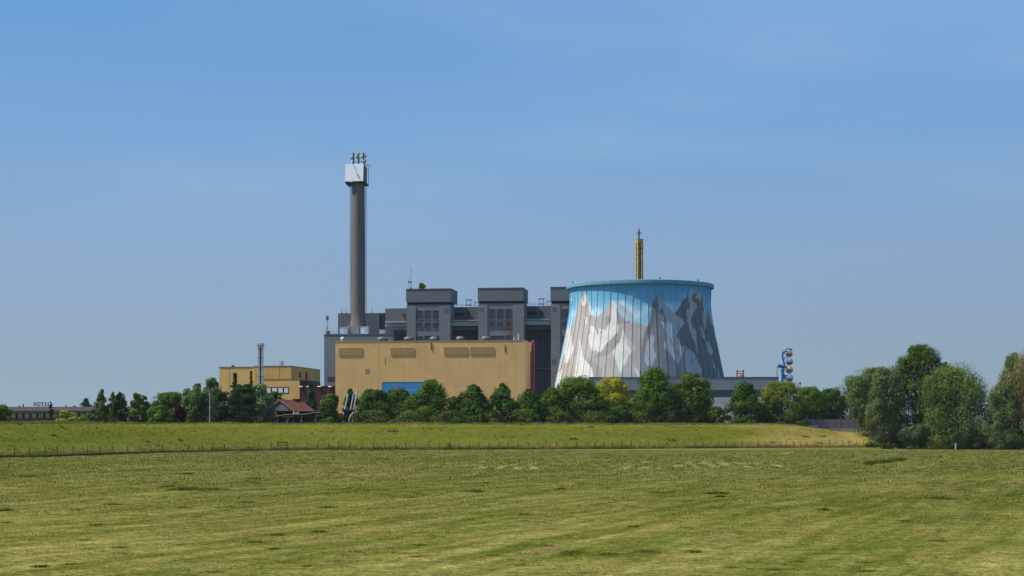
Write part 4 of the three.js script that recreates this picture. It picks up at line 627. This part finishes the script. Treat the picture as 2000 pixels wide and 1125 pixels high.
function crownGeo(o, r) {
  const { W, H, y0, prof, n, leaf, col, col2, cl, kind, rough, depth } = o, pos = [], nor = [], cc = [], idx = [];
  const ry = (H - y0), centers = [], f = PROF[prof], seed = Math.floor(r() * 1e6);
  const env = (t, az) => f(clamp(t)) * (1 + rough * (fbm(Math.cos(az) * 1.3 + t * 2.6 + 9, Math.sin(az) * 1.3 + t * 1.1 + 4, seed, 3) - .5) * 2);
  const nc = cl;
  for (let k = 0; k < nc; k++) {
    const t = Math.pow(r(), .85) * .97, az = r() * 6.2832, q = Math.sqrt(r()) * .24 + .76, R0 = env(t, az) * W * .5;
    const lead = kind !== 'conifer' && r() < .2; const cr = W * o.cs * (lead ? .4 + .2 * r() : .65 + .65 * r()) * (kind === 'conifer' ? .7 + .6 * (1 - t) : 1), R = R0 * (lead ? 1.06 + .12 * r() : 1), rr = Math.max(0, R * q - cr * .5);
    centers.push({ x: Math.cos(az) * rr, y: Math.min(y0 + t * ry * .985, H - cr * .8), z: Math.sin(az) * rr * depth, cr: Math.min(cr, Math.max(R * .75, cr * .5)), tone: .66 + .62 * r() + .1 * t, mix: r(), az });
  }
  const up = new THREE.Vector3(), a = new THREE.Vector3(), b = new THREE.Vector3(), d = new THREE.Vector3(), nn = new THREE.Vector3();
  for (let i = 0; i < n; i++) {
    const c = centers[i % nc], inner = i % 6 === 0;
    d.set(r() * 2 - 1, r() * 2 - 1, r() * 2 - 1).normalize(); if (kind === 'conifer') d.y *= .55; else d.y = d.y * .85 + .12;
    let rad = c.cr * (.55 + .45 * Math.sqrt(r())) * (1 + (r() < .12 ? .45 * r() : 0)), x, y, z;
    x = c.x + d.x * rad; y = c.y + d.y * rad * (kind === 'willow' ? 1.15 : kind === 'conifer' ? .75 : kind === 'poplar' ? 1.5 : .9); z = c.z + d.z * rad;
    if (kind === 'willow') y -= Math.pow(r(), 2) * c.cr * .9; if (kind === 'conifer') { const out = Math.hypot(d.x, d.z) * rad; y -= out * .35; }
    if (inner) { const t = r(), az = r() * 6.283, R = env(t, az) * W * .5 * .7 * Math.sqrt(r()); x = Math.cos(az) * R; z = Math.sin(az) * R * depth; y = y0 + t * ry * .9; }
    if (y > H * 1.03) continue; if (y < o.low) y = o.low + r() * .6;
    const L = leaf * (.6 + .8 * r()), w = L * (kind === 'conifer' ? .4 : kind === 'willow' ? .5 : .62);
    nn.copy(d).multiplyScalar(1.25).addScaledVector(up.set(x, (y - y0 - ry * .4) * .6, z).normalize(), .35).add(up.set(r() - .5, r() - .3, r() - .5).multiplyScalar(.95)).normalize();
    a.set(r() - .5, kind === 'willow' ? -2.2 : kind === 'poplar' ? 1.1 : r() - .7, r() - .5); a.addScaledVector(nn, -a.dot(nn)).normalize(); b.crossVectors(nn, a);
    const p = pos.length / 3; pos.push(x - a.x * L * .5, y - a.y * L * .5, z - a.z * L * .5, x + b.x * w * .5 + nn.x * w * .12, y + b.y * w * .5 + nn.y * w * .12, z + b.z * w * .5 + nn.z * w * .12, x + a.x * L * .5, y + a.y * L * .5, z + a.z * L * .5, x - b.x * w * .5 + nn.x * w * .12, y - b.y * w * .5 + nn.y * w * .12, z - b.z * w * .5 + nn.z * w * .12);
    for (let k = 0; k < 4; k++) nor.push(nn.x, nn.y, nn.z);
    const m = clamp(c.mix * .7 + r() * .35 - .05 + (o.topMix ? smooth((y - y0) / ry, .55, .95) * o.topMix : 0)), tn2 = c.tone * (.86 + .28 * r()); for (let k = 0; k < 4; k++) cc.push(lerp(col[0], col2[0], m) * tn2, lerp(col[1], col2[1], m) * tn2, lerp(col[2], col2[2], m) * tn2);
    idx.push(p, p + 2, p + 1, p, p + 3, p + 2);
  }
  LEAVES += n; const g = new THREE.BufferGeometry(); g.setAttribute('position', new THREE.Float32BufferAttribute(pos, 3)); g.setAttribute('normal', new THREE.Float32BufferAttribute(nor, 3)); g.setAttribute('color', new THREE.Float32BufferAttribute(cc, 3)); g.setIndex(idx); return [g, centers];
}
const SP = {
  broad: { prof: 'hedge', kind: 'broad', leaf: .46, col: [.018, .040, .005], col2: [.064, .108, .010], cs: .18, rough: .6 }, dark: { prof: 'hedge', kind: 'broad', leaf: .46, col: [.012, .029, .005], col2: [.048, .088, .010], cs: .18, rough: .6 },
  light: { prof: 'hedge', kind: 'broad', leaf: .46, col: [.035, .068, .006], col2: [.105, .140, .018], cs: .15, rough: .35 }, gold: { prof: 'dome', kind: 'broad', leaf: .38, col: [.13, .12, .010], col2: [.30, .24, .012], cs: .16, rough: .4 },
  willow: { prof: 'hedge', kind: 'willow', leaf: .45, col: [.045, .068, .022], col2: [.105, .130, .045], cs: .18, rough: .6 }, olive: { prof: 'hedge', kind: 'willow', leaf: .45, col: [.040, .066, .012], col2: [.100, .128, .028], cs: .18, rough: .5 },
  greyg: { prof: 'hedge', kind: 'willow', leaf: .5, col: [.034, .056, .018], col2: [.078, .108, .032], cs: .18, rough: .4 }, poplar: { prof: 'egg', kind: 'broad', leaf: .4, col: [.016, .032, .006], col2: [.052, .080, .012], cs: .15, rough: .4 },
  spruce: { prof: 'cone', kind: 'conifer', leaf: .4, col: [.012, .024, .010], col2: [.026, .048, .016], cs: .20, rough: .3 }, pine: { prof: 'dome', kind: 'conifer', leaf: .42, col: [.012, .025, .009], col2: [.030, .052, .016], cs: .15, rough: .4 },
  cypress: { prof: 'spire', kind: 'poplar', leaf: .4, col: [.013, .030, .010], col2: [.03, .058, .014], cs: .2, rough: .15 }, red: { prof: 'round', kind: 'broad', leaf: .4, col: [.016, .006, .006], col2: [.034, .013, .012], cs: .16, rough: .3 },
  birch: { prof: 'egg', kind: 'willow', leaf: .38, col: [.03, .055, .015], col2: [.075, .105, .025], cs: .14, rough: .5 }, shrub: { prof: 'bush', kind: 'broad', leaf: .38, col: [.024, .045, .009], col2: [.06, .09, .014], cs: .17, rough: .4 }, limeshrub: { prof: 'bush', kind: 'broad', leaf: .38, col: [.08, .11, .012], col2: [.17, .19, .02], cs: .17, rough: .4 },
};
let treeSeed = 900; const FOL = 2.0;
function tree(label, sp, x0, x1, yt, D, o = {}) {
  const S = { ...SP[sp], ...o }, r = rng(++treeSeed * 7919), s = D / F, W = (x1 - x0) * s * (D < 450 && x0 > 1660 ? 1.04 : 1.12), H = hgt(yt, D) - (o.base ?? 0), p = P((x0 + x1) / 2, 835, D), isShrub = /shrub/.test(sp) || o.shrub;
  S.col = S.col.map((v) => v * FOL); S.col2 = S.col2.map((v) => v * FOL); if (D < 450 && x0 > 1660 && sp !== 'poplar') { S.col = S.col.map((v) => v * .95); S.col2 = S.col2.map((v) => v * .95); S.leaf *= .85; S.dens = (S.dens ?? 4.4) * 1.25; } const px1024 = (x1 - x0) * .512, hpx = Math.min(H / s, 120) * .512, n = Math.round(clamp(px1024 * hpx * (S.dens ?? 4.4) * 2, 2000, 60000)), clN = Math.round(clamp(px1024 * hpx / 24, 16, 260));
  const y0 = S.y0 ?? (isShrub ? .15 : Math.max(H * .24, .4));
  const t = thing(S.name ?? (isShrub ? 'shrub' : sp === 'pine' ? 'pine_tree' : sp === 'spruce' ? 'spruce_tree' : sp === 'cypress' ? 'cypress_tree' : /willow|greyg|olive/.test(sp) ? 'willow_tree' : sp === 'birch' ? 'birch_tree' : 'leafy_tree'), label, isShrub ? 'shrub' : 'tree', [p.x, o.base ?? -.1, -D], 0, o.group);
  const [g, cs] = crownGeo({ ...S, W, H, y0, n, cl: clN, low: isShrub ? .05 : .3, depth: S.depth ?? .9 }, r);
  const c = mesh('crown', g, leafMat(), t); if (isShrub) c.name = 'foliage';
  const tr = Math.max(.07, Math.min(W, H) * (isShrub ? .012 : .028)), wood = [new THREE.CylinderGeometry(tr * .35, tr, H * .78, 8, 4).translate(0, H * .39, 0)];
  for (let k = 0; k < (isShrub ? 5 : 14); k++) { const q = cs[Math.floor(r() * cs.length)], y = Math.min(q.y * .75, H * .7) * (.55 + .4 * r()); wood.push(bar([0, y, 0], [q.x * .85, q.y, q.z * .85], tr * .22, 5)); }
  mesh(isShrub ? 'stem' : 'trunk', wood, mat.bark, t); return t;
}
// left side, in front of and around the hotel
tree('round dark green bush at the left edge of the photo before the hotel', 'broad', -30, 30, 789, 400, { shrub: true, prof: 'dome' });
tree('yellow green spreading shrub in front of the hotel windows', 'limeshrub', 106, 158, 799, 400);
tree('yellow green shrub with a dull right side below the birches', 'limeshrub', 148, 190, 804, 396, { col: [.05, .075, .012], col2: [.11, .13, .02] });
tree('low grey green shrub between the yellow shrubs and the birches', 'shrub', 172, 200, 805, 394, { col2: [.07, .085, .03] });
tree('dark spruce tip showing above the hotel roof', 'spruce', 132, 204, 772, 690, { cs: .16 });
tree('dark red tree tip covering the end of the hotel letters', 'red', 92, 106, 779, 626, { rough: .6, prof: 'flame' });
tree('loose light birch right of the hotel', 'birch', 184, 214, 757, 420);
tree('second loose birch between the first birch and the dark cypress', 'birch', 208, 232, 761, 424, { dens: 3 });
tree('dark green columnar cypress right of the birches', 'cypress', 219, 250, 766, 418, { prof: 'column' });
tree('rounded mid green tree right of the dark cypress', 'light', 244, 294, 766, 425, { col: [.03, .055, .012], col2: [.075, .11, .02] });
tree('wide dark crown behind the purple bush', 'dark', 300, 366, 765, 445);
tree('dense green bush left of the purple bush', 'broad', 279, 335, 789, 404, { shrub: true, prof: 'dome' });
tree('deep purple leaved bush on the dike edge', 'red', 334, 368, 786, 402, { shrub: true, prof: 'dome' });
tree('tall grey green willow left of the white pole', 'greyg', 357, 408, 748, 425);
tree('pale blue green willow crown showing behind the pole', 'greyg', 392, 434, 735, 455, { dens: 3.4 });
tree('dark spruce showing left of the steel chimney', 'spruce', 440, 478, 722, 500, { rough: .5 });
tree('dark pointed spruce right beside the steel chimney', 'spruce', 477, 504, 719, 500);
tree('dark broad pine right of the white pole', 'pine', 408, 462, 757, 415, { depth: .7 });
tree('largest dark pine left of the tiled hut', 'pine', 440, 508, 745, 422, { depth: .7 });
tree('pale grey green willow between the pine and the hut', 'greyg', 484, 530, 748, 430, { col: [.05, .075, .03], col2: [.10, .135, .055] });
tree('dark green tree directly behind the left end of the hut', 'dark', 516, 552, 763, 475);
tree('dark tree filling the gap left of the hut', 'dark', 500, 530, 786, 440, { prof: 'dome' });
tree('slender dark cone cypress right of the tiled hut', 'cypress', 592, 621, 745, 470);
tree('dark bush with a golden yellow top right of the cypress', 'dark', 617, 668, 770, 432, { prof: 'dome', topMix: .0 });
tree('bright golden tuft topping the dark bush beside the cypress', 'gold', 628, 655, 769.5, 436, { base: hgt(795, 436), shrub: true });
tree('dark spruce behind the slanted ride arms', 'spruce', 664, 704, 753, 470, { prof: 'flame' });
// the hedge of trees before the hall and the cooling tower
tree('rounded dark tree right of the slanted ride arms', 'dark', 697, 762, 757, 447, { group: undefined });
tree('dark bushy tree in front of the left half of the blue banner', 'dark', 748, 806, 757, 462);
tree('tall pointed tree covering the right end of the blue banner', 'broad', 798, 880, 738, 452, { prof: 'peak' });
tree('lower dark tree right of the tall pointed one', 'dark', 868, 912, 772, 456);
tree('pointed tree in front of the yellow hall wall, under the second louvre from the right', 'dark', 892, 957, 746, 450, { prof: 'peak' });
tree('pointed tree below the right end of the yellow hall', 'dark', 953, 1008, 743, 453, { prof: 'peak' });
tree('rounded tree at the right corner of the yellow hall', 'dark', 1002, 1062, 755, 456, { prof: 'peak' });
tree('rounded tree in front of the cooling tower\'s left foot', 'broad', 1048, 1106, 752, 460, { prof: 'peak' });
tree('broad tree in front of the cooling tower left of the golden one', 'broad', 1085, 1175, 733, 464);
tree('golden yellow tree in front of the painted cooling tower', 'gold', 1154, 1238, 737, 474, { prof: 'hedge', dens: 4.6, col: [.030, .056, .008], col2: [.27, .235, .014] });
tree('dark tree filling under the golden crown', 'dark', 1166, 1240, 791, 463, { prof: 'dome' });
tree('tallest tree in front of the painted cooling tower', 'broad', 1233, 1322, 712, 466, { prof: 'peak' });
tree('light topped tree at the right foot of the cooling tower', 'light', 1308, 1392, 727, 470, { col: [.022, .042, .008], col2: [.085, .115, .014] });
tree('low dark bush below the white window of the grey building', 'dark', 1372, 1424, 790, 466, { prof: 'dome', shrub: true });
tree('rounded dark tree right of the white window', 'dark', 1416, 1492, 741, 486, { prof: 'peak' });
tree('light yellow green tree below the gondola ride', 'light', 1483, 1572, 744, 492, { col: [.03, .052, .008], col2: [.11, .135, .015] });
tree('dark green tree right of the gondola ride', 'broad', 1552, 1612, 753, 500);
tree('dark tree crown above the left end of the panel fence', 'dark', 1590, 1648, 757, 506);
for (const [a, b, y, l] of [[690, 770, 800, 'low shrub at the left foot of the hedge'], [760, 840, 803, 'low shrub under the blue banner trees'], [835, 920, 800, 'low shrub under the tall pointed tree'], [910, 990, 798, 'low shrub under the hall\'s right half'], [980, 1060, 797, 'low shrub under the hall\'s right corner'], [1050, 1130, 800, 'low shrub at the cooling tower\'s left foot'], [1120, 1210, 802, 'low shrub under the golden tree'], [1195, 1290, 800, 'low shrub under the tallest hedge tree'], [1280, 1345, 812, 'low light green shrub right of the tallest hedge tree'], [1330, 1410, 800, 'low shrub below the light topped tree'], [1440, 1500, 806, 'low shrub under the rounded dark tree'], [1500, 1580, 802, 'low shrub below the gondola ride']]) tree(l, 'shrub', a, b, y, y === 812 ? 475 : footD((a + b) / 2) + 38, { col: [.018, .034, .008], ...(y === 812 ? { col2: [.10, .12, .015] } : {}) });
// right hand clump at the field's edge
tree('grey green tree behind the right end of the panel fence', 'willow', 1636, 1708, 733, 505, { name: 'leafy_tree', col: [.028, .05, .014], col2: [.07, .10, .026] });
tree('leafy tree behind the grey willow', 'greyg', 1668, 1740, 716, 470, { name: 'leafy_tree', dens: 3.6 });
tree('grey green drooping willow at the end of the dike', 'willow', 1690, 1762, 712, 424, { y0: 2.2 });
tree('tallest dark poplar crown of the right clump', 'poplar', 1733, 1862, 667, 432, { y0: .5, depth: .75, dens: 6 });
tree('dark narrow crown peeping out between poplar and olive willow', 'poplar', 1828, 1866, 703, 446, { dens: 3 });
tree('broad olive green willow right of the poplar', 'olive', 1800, 1936, 710, 418, { y0: .6, depth: .8, col: [.038, .062, .011], col2: [.098, .125, .030] });
tree('slim green willow at the right edge', 'willow', 1926, 1992, 744, 412, { y0: .4 });
tree('tall narrow willow crown near the right edge', 'willow', 1948, 2012, 686, 424, { dens: 6 });
tree('brownish green willow cut by the right edge of the photo', 'olive', 1958, 2075, 680, 414, { y0: .4, col: [.075, .078, .025], col2: [.16, .14, .05] });
tree('dark bush under the poplar at the field edge', 'shrub', 1756, 1822, 828, 408, { col: [.02, .036, .012], col2: [.055, .078, .03] });
tree('dark low bush under the olive willow', 'shrub', 1838, 1930, 836, 414, { col: [.012, .022, .008], col2: [.03, .045, .012] });
tree('low dark bush under the right edge willows', 'shrub', 1925, 2010, 838, 409, { col: [.022, .038, .014], col2: [.06, .08, .03] });
tree('small round bush beside the dry track', 'shrub', 1690, 1717, 864, 446, { col2: [.09, .11, .016] });
tree('shrub below the grey willow at the dike end', 'shrub', 1712, 1772, 848, 424, { col: [.02, .036, .012] });
{ const [p, s] = onPlant(823, 5, plant.ly(823, 563.6, 5)); tree('small green birch growing on the first grey tower roof', 'light', 815.5, 830.5, 552.5, -p[2], { base: p[1] - .1, shrub: true, name: 'roof_shrub', cs: .2, prof: 'flame' }); }

// ---------------------------------------------------------------- grass that nobody could count
function tuftGeo(nb, seed, flat) {
  const r = rng(seed), pos = [], nor = [], idx = []; for (let i = 0; i < nb; i++) { const a = r() * 6.283, l = .6 + .6 * r(), lean = flat * (.5 + r()), x = (r() - .5) * .9, z = (r() - .5) * .9, w = .035 + .04 * r(), ca = Math.cos(a), sa = Math.sin(a), h = l * Math.cos(Math.min(1.4, lean)), q = l * Math.sin(Math.min(1.4, lean)), p = pos.length / 3; pos.push(x - sa * w, 0, z + ca * w, x + sa * w, 0, z - ca * w, x + ca * q * .5 + sa * w * .7, h * .65, z + sa * q * .5 - ca * w * .7, x + ca * q * .5 - sa * w * .7, h * .65, z + sa * q * .5 + ca * w * .7, x + ca * q, h, z + sa * q); for (let k = 0; k < 5; k++) nor.push(ca * .3, .9, sa * .3); idx.push(p, p + 1, p + 2, p, p + 2, p + 3, p + 3, p + 2, p + 4); }
  const g = new THREE.BufferGeometry(); g.setAttribute('position', new THREE.Float32BufferAttribute(pos, 3)); g.setIndex(idx); g.computeVertexNormals(); return g;
}
const grassMat = new THREE.MeshPhysicalMaterial({ color: 0xffffff, roughness: 1, specularIntensity: 0, side: THREE.DoubleSide });
function scatter(name, label, list, geo) {           // list of [x, y, z, width, height, r, g, b]
  const im = new THREE.InstancedMesh(geo, grassMat, list.length), m = new THREE.Matrix4(), q = new THREE.Quaternion(), c = new THREE.Color(), U = new THREE.Vector3(0, 1, 0), r = rng(list.length);
  list.forEach(([x, y, z, w, h, R, G, B], i) => { q.setFromAxisAngle(U, r() * 6.283); im.setMatrixAt(i, m.compose(new THREE.Vector3(x, y, z), q, new THREE.Vector3(w, h, w))); im.setColorAt(i, c.setRGB(R, G, B)); });
  return stuff(im, name, label, 'grass');
}
{
  const r = rng(4242), list = [], hay = [];
  for (let i = 0; i < 330000; i++) {
    const D = 52 * Math.pow(400 / 52, Math.pow(r(), 1.15)), px = -60 + 2120 * r(), x = (px - 1000) / F * D, z = -D; if (D > footD(px) - 3) continue;
    const [s, t] = fieldTone(x, z), c = fieldColor(x, z), sz = clamp(D / 110, .6, 2.4) * (.35 + .5 * r()), k = (.7 + .65 * r()), straw = r() < .14 + .5 * s;
    const cc = straw ? cs.map((v, q) => lerp(c[q], v * 1.15, .65)) : c.map((v, q) => lerp(v, cg[q] * t, .35));
    list.push([x, fieldY(x, z) - .02, z, sz * (straw ? .55 : .5), sz * (straw ? .07 : .11) * (.7 + .8 * fbm(x / 4, z / 6, 121, 2)), cc[0] * k, cc[1] * k, cc[2] * k]);
  }
  // tall uncut tussocks where the photo shows them, and a random few more
  const spots = [[365, 953, 60, 14], [415, 953, 60, 9], [325, 945, 40, 8], [620, 1033, 26, 10], [540, 1038, 30, 8], [480, 978, 40, 8], [930, 960, 26, 12], [640, 987, 34, 7], [80, 1104, 20, 9], [500, 1051, 40, 6], [220, 979, 30, 7], [55, 925, 34, 7], [500, 938, 34, 7], [365, 920, 30, 9], [498, 930, 20, 8], [950, 940, 24, 7], [190, 1020, 30, 7], [535, 1066, 16, 8], [1095, 955, 16, 10], [1400, 962, 40, 12], [1407, 968, 12, 12], [1610, 990, 18, 10], [1840, 970, 50, 10], [1120, 1073, 60, 7], [1190, 1076, 40, 6], [1260, 1073, 50, 7], [1355, 1073, 36, 7], [1118, 927, 12, 5], [1500, 943, 20, 5], [930, 925, 12, 6], [150, 990, 24, 6], [10, 992, 24, 14], [1330, 1015, 10, 4], [1380, 1040, 10, 4], [1310, 912, 8, 7], [1510, 1105, 30, 6], [820, 1060, 20, 6], [692, 1072, 20, 6], [1023, 1003, 26, 8], [1280, 960, 40, 6]];
  for (let k = 0; k < 34; k++) spots.push([r() * 2000, 905 + 210 * Math.pow(r(), .8), 8 + 22 * r(), 3 + 4 * r()]);
  for (const [px, py, w, h] of spots) { const D = F * EYE / (py + 2 - HOR), s = D / F, n = Math.round(26 + w * 3); for (let k = 0; k < n; k++) { const g1 = (r() + r() + r() - 1.5) * .75, dz = (r() + r() - 1) * Math.min(5, w * s * 1.2), x = (px - 1000) * s + g1 * w * s, z = -D + dz, e = clamp(1 - Math.abs(g1) * 1.1, .2, 1), k2 = .6 + .6 * r(); list.push([x, fieldY(x, z) - .02, z, (.25 + .3 * r()) * clamp(D / 130, .8, 2), h * s * (.35 + .6 * r()) * e * .9, .095 * k2, .118 * k2, .018 * k2]); } }
  for (const [px, py, w] of [[295, 1040, 70], [330, 1036, 40], [665, 1045, 46], [710, 1070, 50], [430, 1105, 40], [1047, 1000, 34], [1065, 1070, 50], [1400, 1040, 60], [1155, 1104, 60], [1420, 1044, 40], [870, 975, 60], [760, 992, 60], [520, 1006, 50], [390, 1007, 40], [1190, 1105, 30], [1820, 1030, 60], [930, 1055, 40]]) { const D = F * EYE / (py - HOR), s = D / F; for (let k = 0; k < 420; k++) { const g1 = (r() + r() + r() - 1.5) * .9, x = (px - 1000) * s + g1 * w * s, z = -D + (r() + r() - 1) * 2.2 - g1 * w * s * 1.4, k2 = .75 + .5 * r(); list.push([x, fieldY(x, z) - .01, z, .22 + .2 * r(), .025 + .03 * r(), .30 * k2, .255 * k2, .080 * k2]); } }
  // the dark overgrown furrow on the right
  for (let k = 0; k < 900; k++) { const t = r(), px = lerp(1695, 1765, t) + (r() - .5) * 12, py = lerp(905, 897, t) + (r() - .5) * 3, D = F * EYE / (py - HOR), x = (px - 1000) / F * D; list.push([x, fieldY(x, -D), -D, .6, .3 + .3 * r(), .075, .095, .014]); }
  scatter('meadow_grass', 'short mown grass, straw and scattered tussocks covering the meadow', list, tuftGeo(7, 5, .9));
  // dry hay lying in the far rows
  for (let i = 0; i < 60000; i++) { const D = 205 + 90 * r(), x = -16 + 58 * r(); if (windrow(x, -D) < .3 + .5 * r()) continue; const k = .8 + .4 * r(); hay.push([x, fieldY(x, -D) - .02, -D, .6, .10 + .08 * r(), .42 * k, .39 * k, .17 * k]); }
  scatter('hay_rows', 'pale cut hay lying in short rows in the far part of the meadow', hay, tuftGeo(8, 9, 1.2));
}
{
  const r = rng(777), list = [], tall = [];
  for (let i = 0; i < 12000; i++) { const a = r() * 400, t = Math.pow(r(), .9) * 1.15, [q, px] = dikeAt(a, t); if (px < -60 || px > 1790) continue; const c = dikeColor(px, Math.min(1, t), q.x, q.z), k = .75 + .5 * r(), n = fbm(q.x / 6, t * 9, 133, 3); list.push([q.x, q.y - .03, q.z, .55 + .4 * r(), (.05 + .12 * r()) * (.5 + n), c[0] * k, c[1] * k, c[2] * k]); }
  for (let k = 0; k < 28; k++) { const a = 60 + r() * 330, t = .12 + .8 * r(), n = 14 + Math.floor(20 * r()), big = .5 + r() * .9; for (let j = 0; j < n; j++) { const [q, px] = dikeAt(a + (r() - .5) * 1.6 * big, t + (r() - .5) * .05); if (px < -40 || px > 1740) continue; const kk = .6 + .7 * r(); list.push([q.x, q.y - .05, q.z, .5, (.2 + .4 * r()) * big, .085 * kk, .105 * kk, .016 * kk]); } }
  scatter('dike_grass', 'yellow green grass with darker weeds covering the dike slope', list, tuftGeo(7, 15, .7));
  for (let i = 0; i < 52000; i++) {                    // rank grass along the fence
    const a = r() * 400, t = -.10 + .22 * Math.pow(r(), 1.2), [q, px] = dikeAt(a, Math.max(0, t)); if (px < -60 || px > 1770) continue; if (t < 0) q.z += -t * 18; const n = fbm(q.x / 5, q.z / 5, 141, 3), dr = clamp(.42 + dry(px) * .4 + (n - .5) * 1.5), k = 1.1 + .9 * r(), front = t < .0 ? .85 : 1;
    tall.push([q.x, Math.max(q.y, fieldY(q.x, q.z)) - .05, q.z, .6, (.5 + .9 * r()) * (.55 + .9 * n), lerp(.085, .34, dr) * k * front, lerp(.095, .26, dr) * k * front, lerp(.016, .08, dr) * k * front]);
  }
  scatter('fence_grass', 'tall half dry grass growing along the foot of the wire fence', tall, tuftGeo(8, 25, .85));
  const top = []; for (let i = 0; i < 36000; i++) { const a = r() * 400, t = .93 + .24 * r(), [q, px] = dikeAt(a, t); if (px < -60 || px > 1760) continue; const n = fbm(q.x / 3, 2, 151, 3), dr = clamp(.2 + (n - .4) * 1.6 + dry(px) * .4), k = .7 + .6 * r(); top.push([q.x, q.y - .05, q.z, .45, (.12 + .32 * r()) * (.4 + n), lerp(.10, .30, dr) * k, lerp(.12, .25, dr) * k, lerp(.02, .09, dr) * k]); }
  scatter('crest_grass', 'pale flowering grass along the dike crest', top, tuftGeo(7, 35, .4));
}

scene.traverse((o) => { if (o.isMesh) { o.castShadow = true; o.receiveShadow = true; } });
renderer.render(scene, camera);
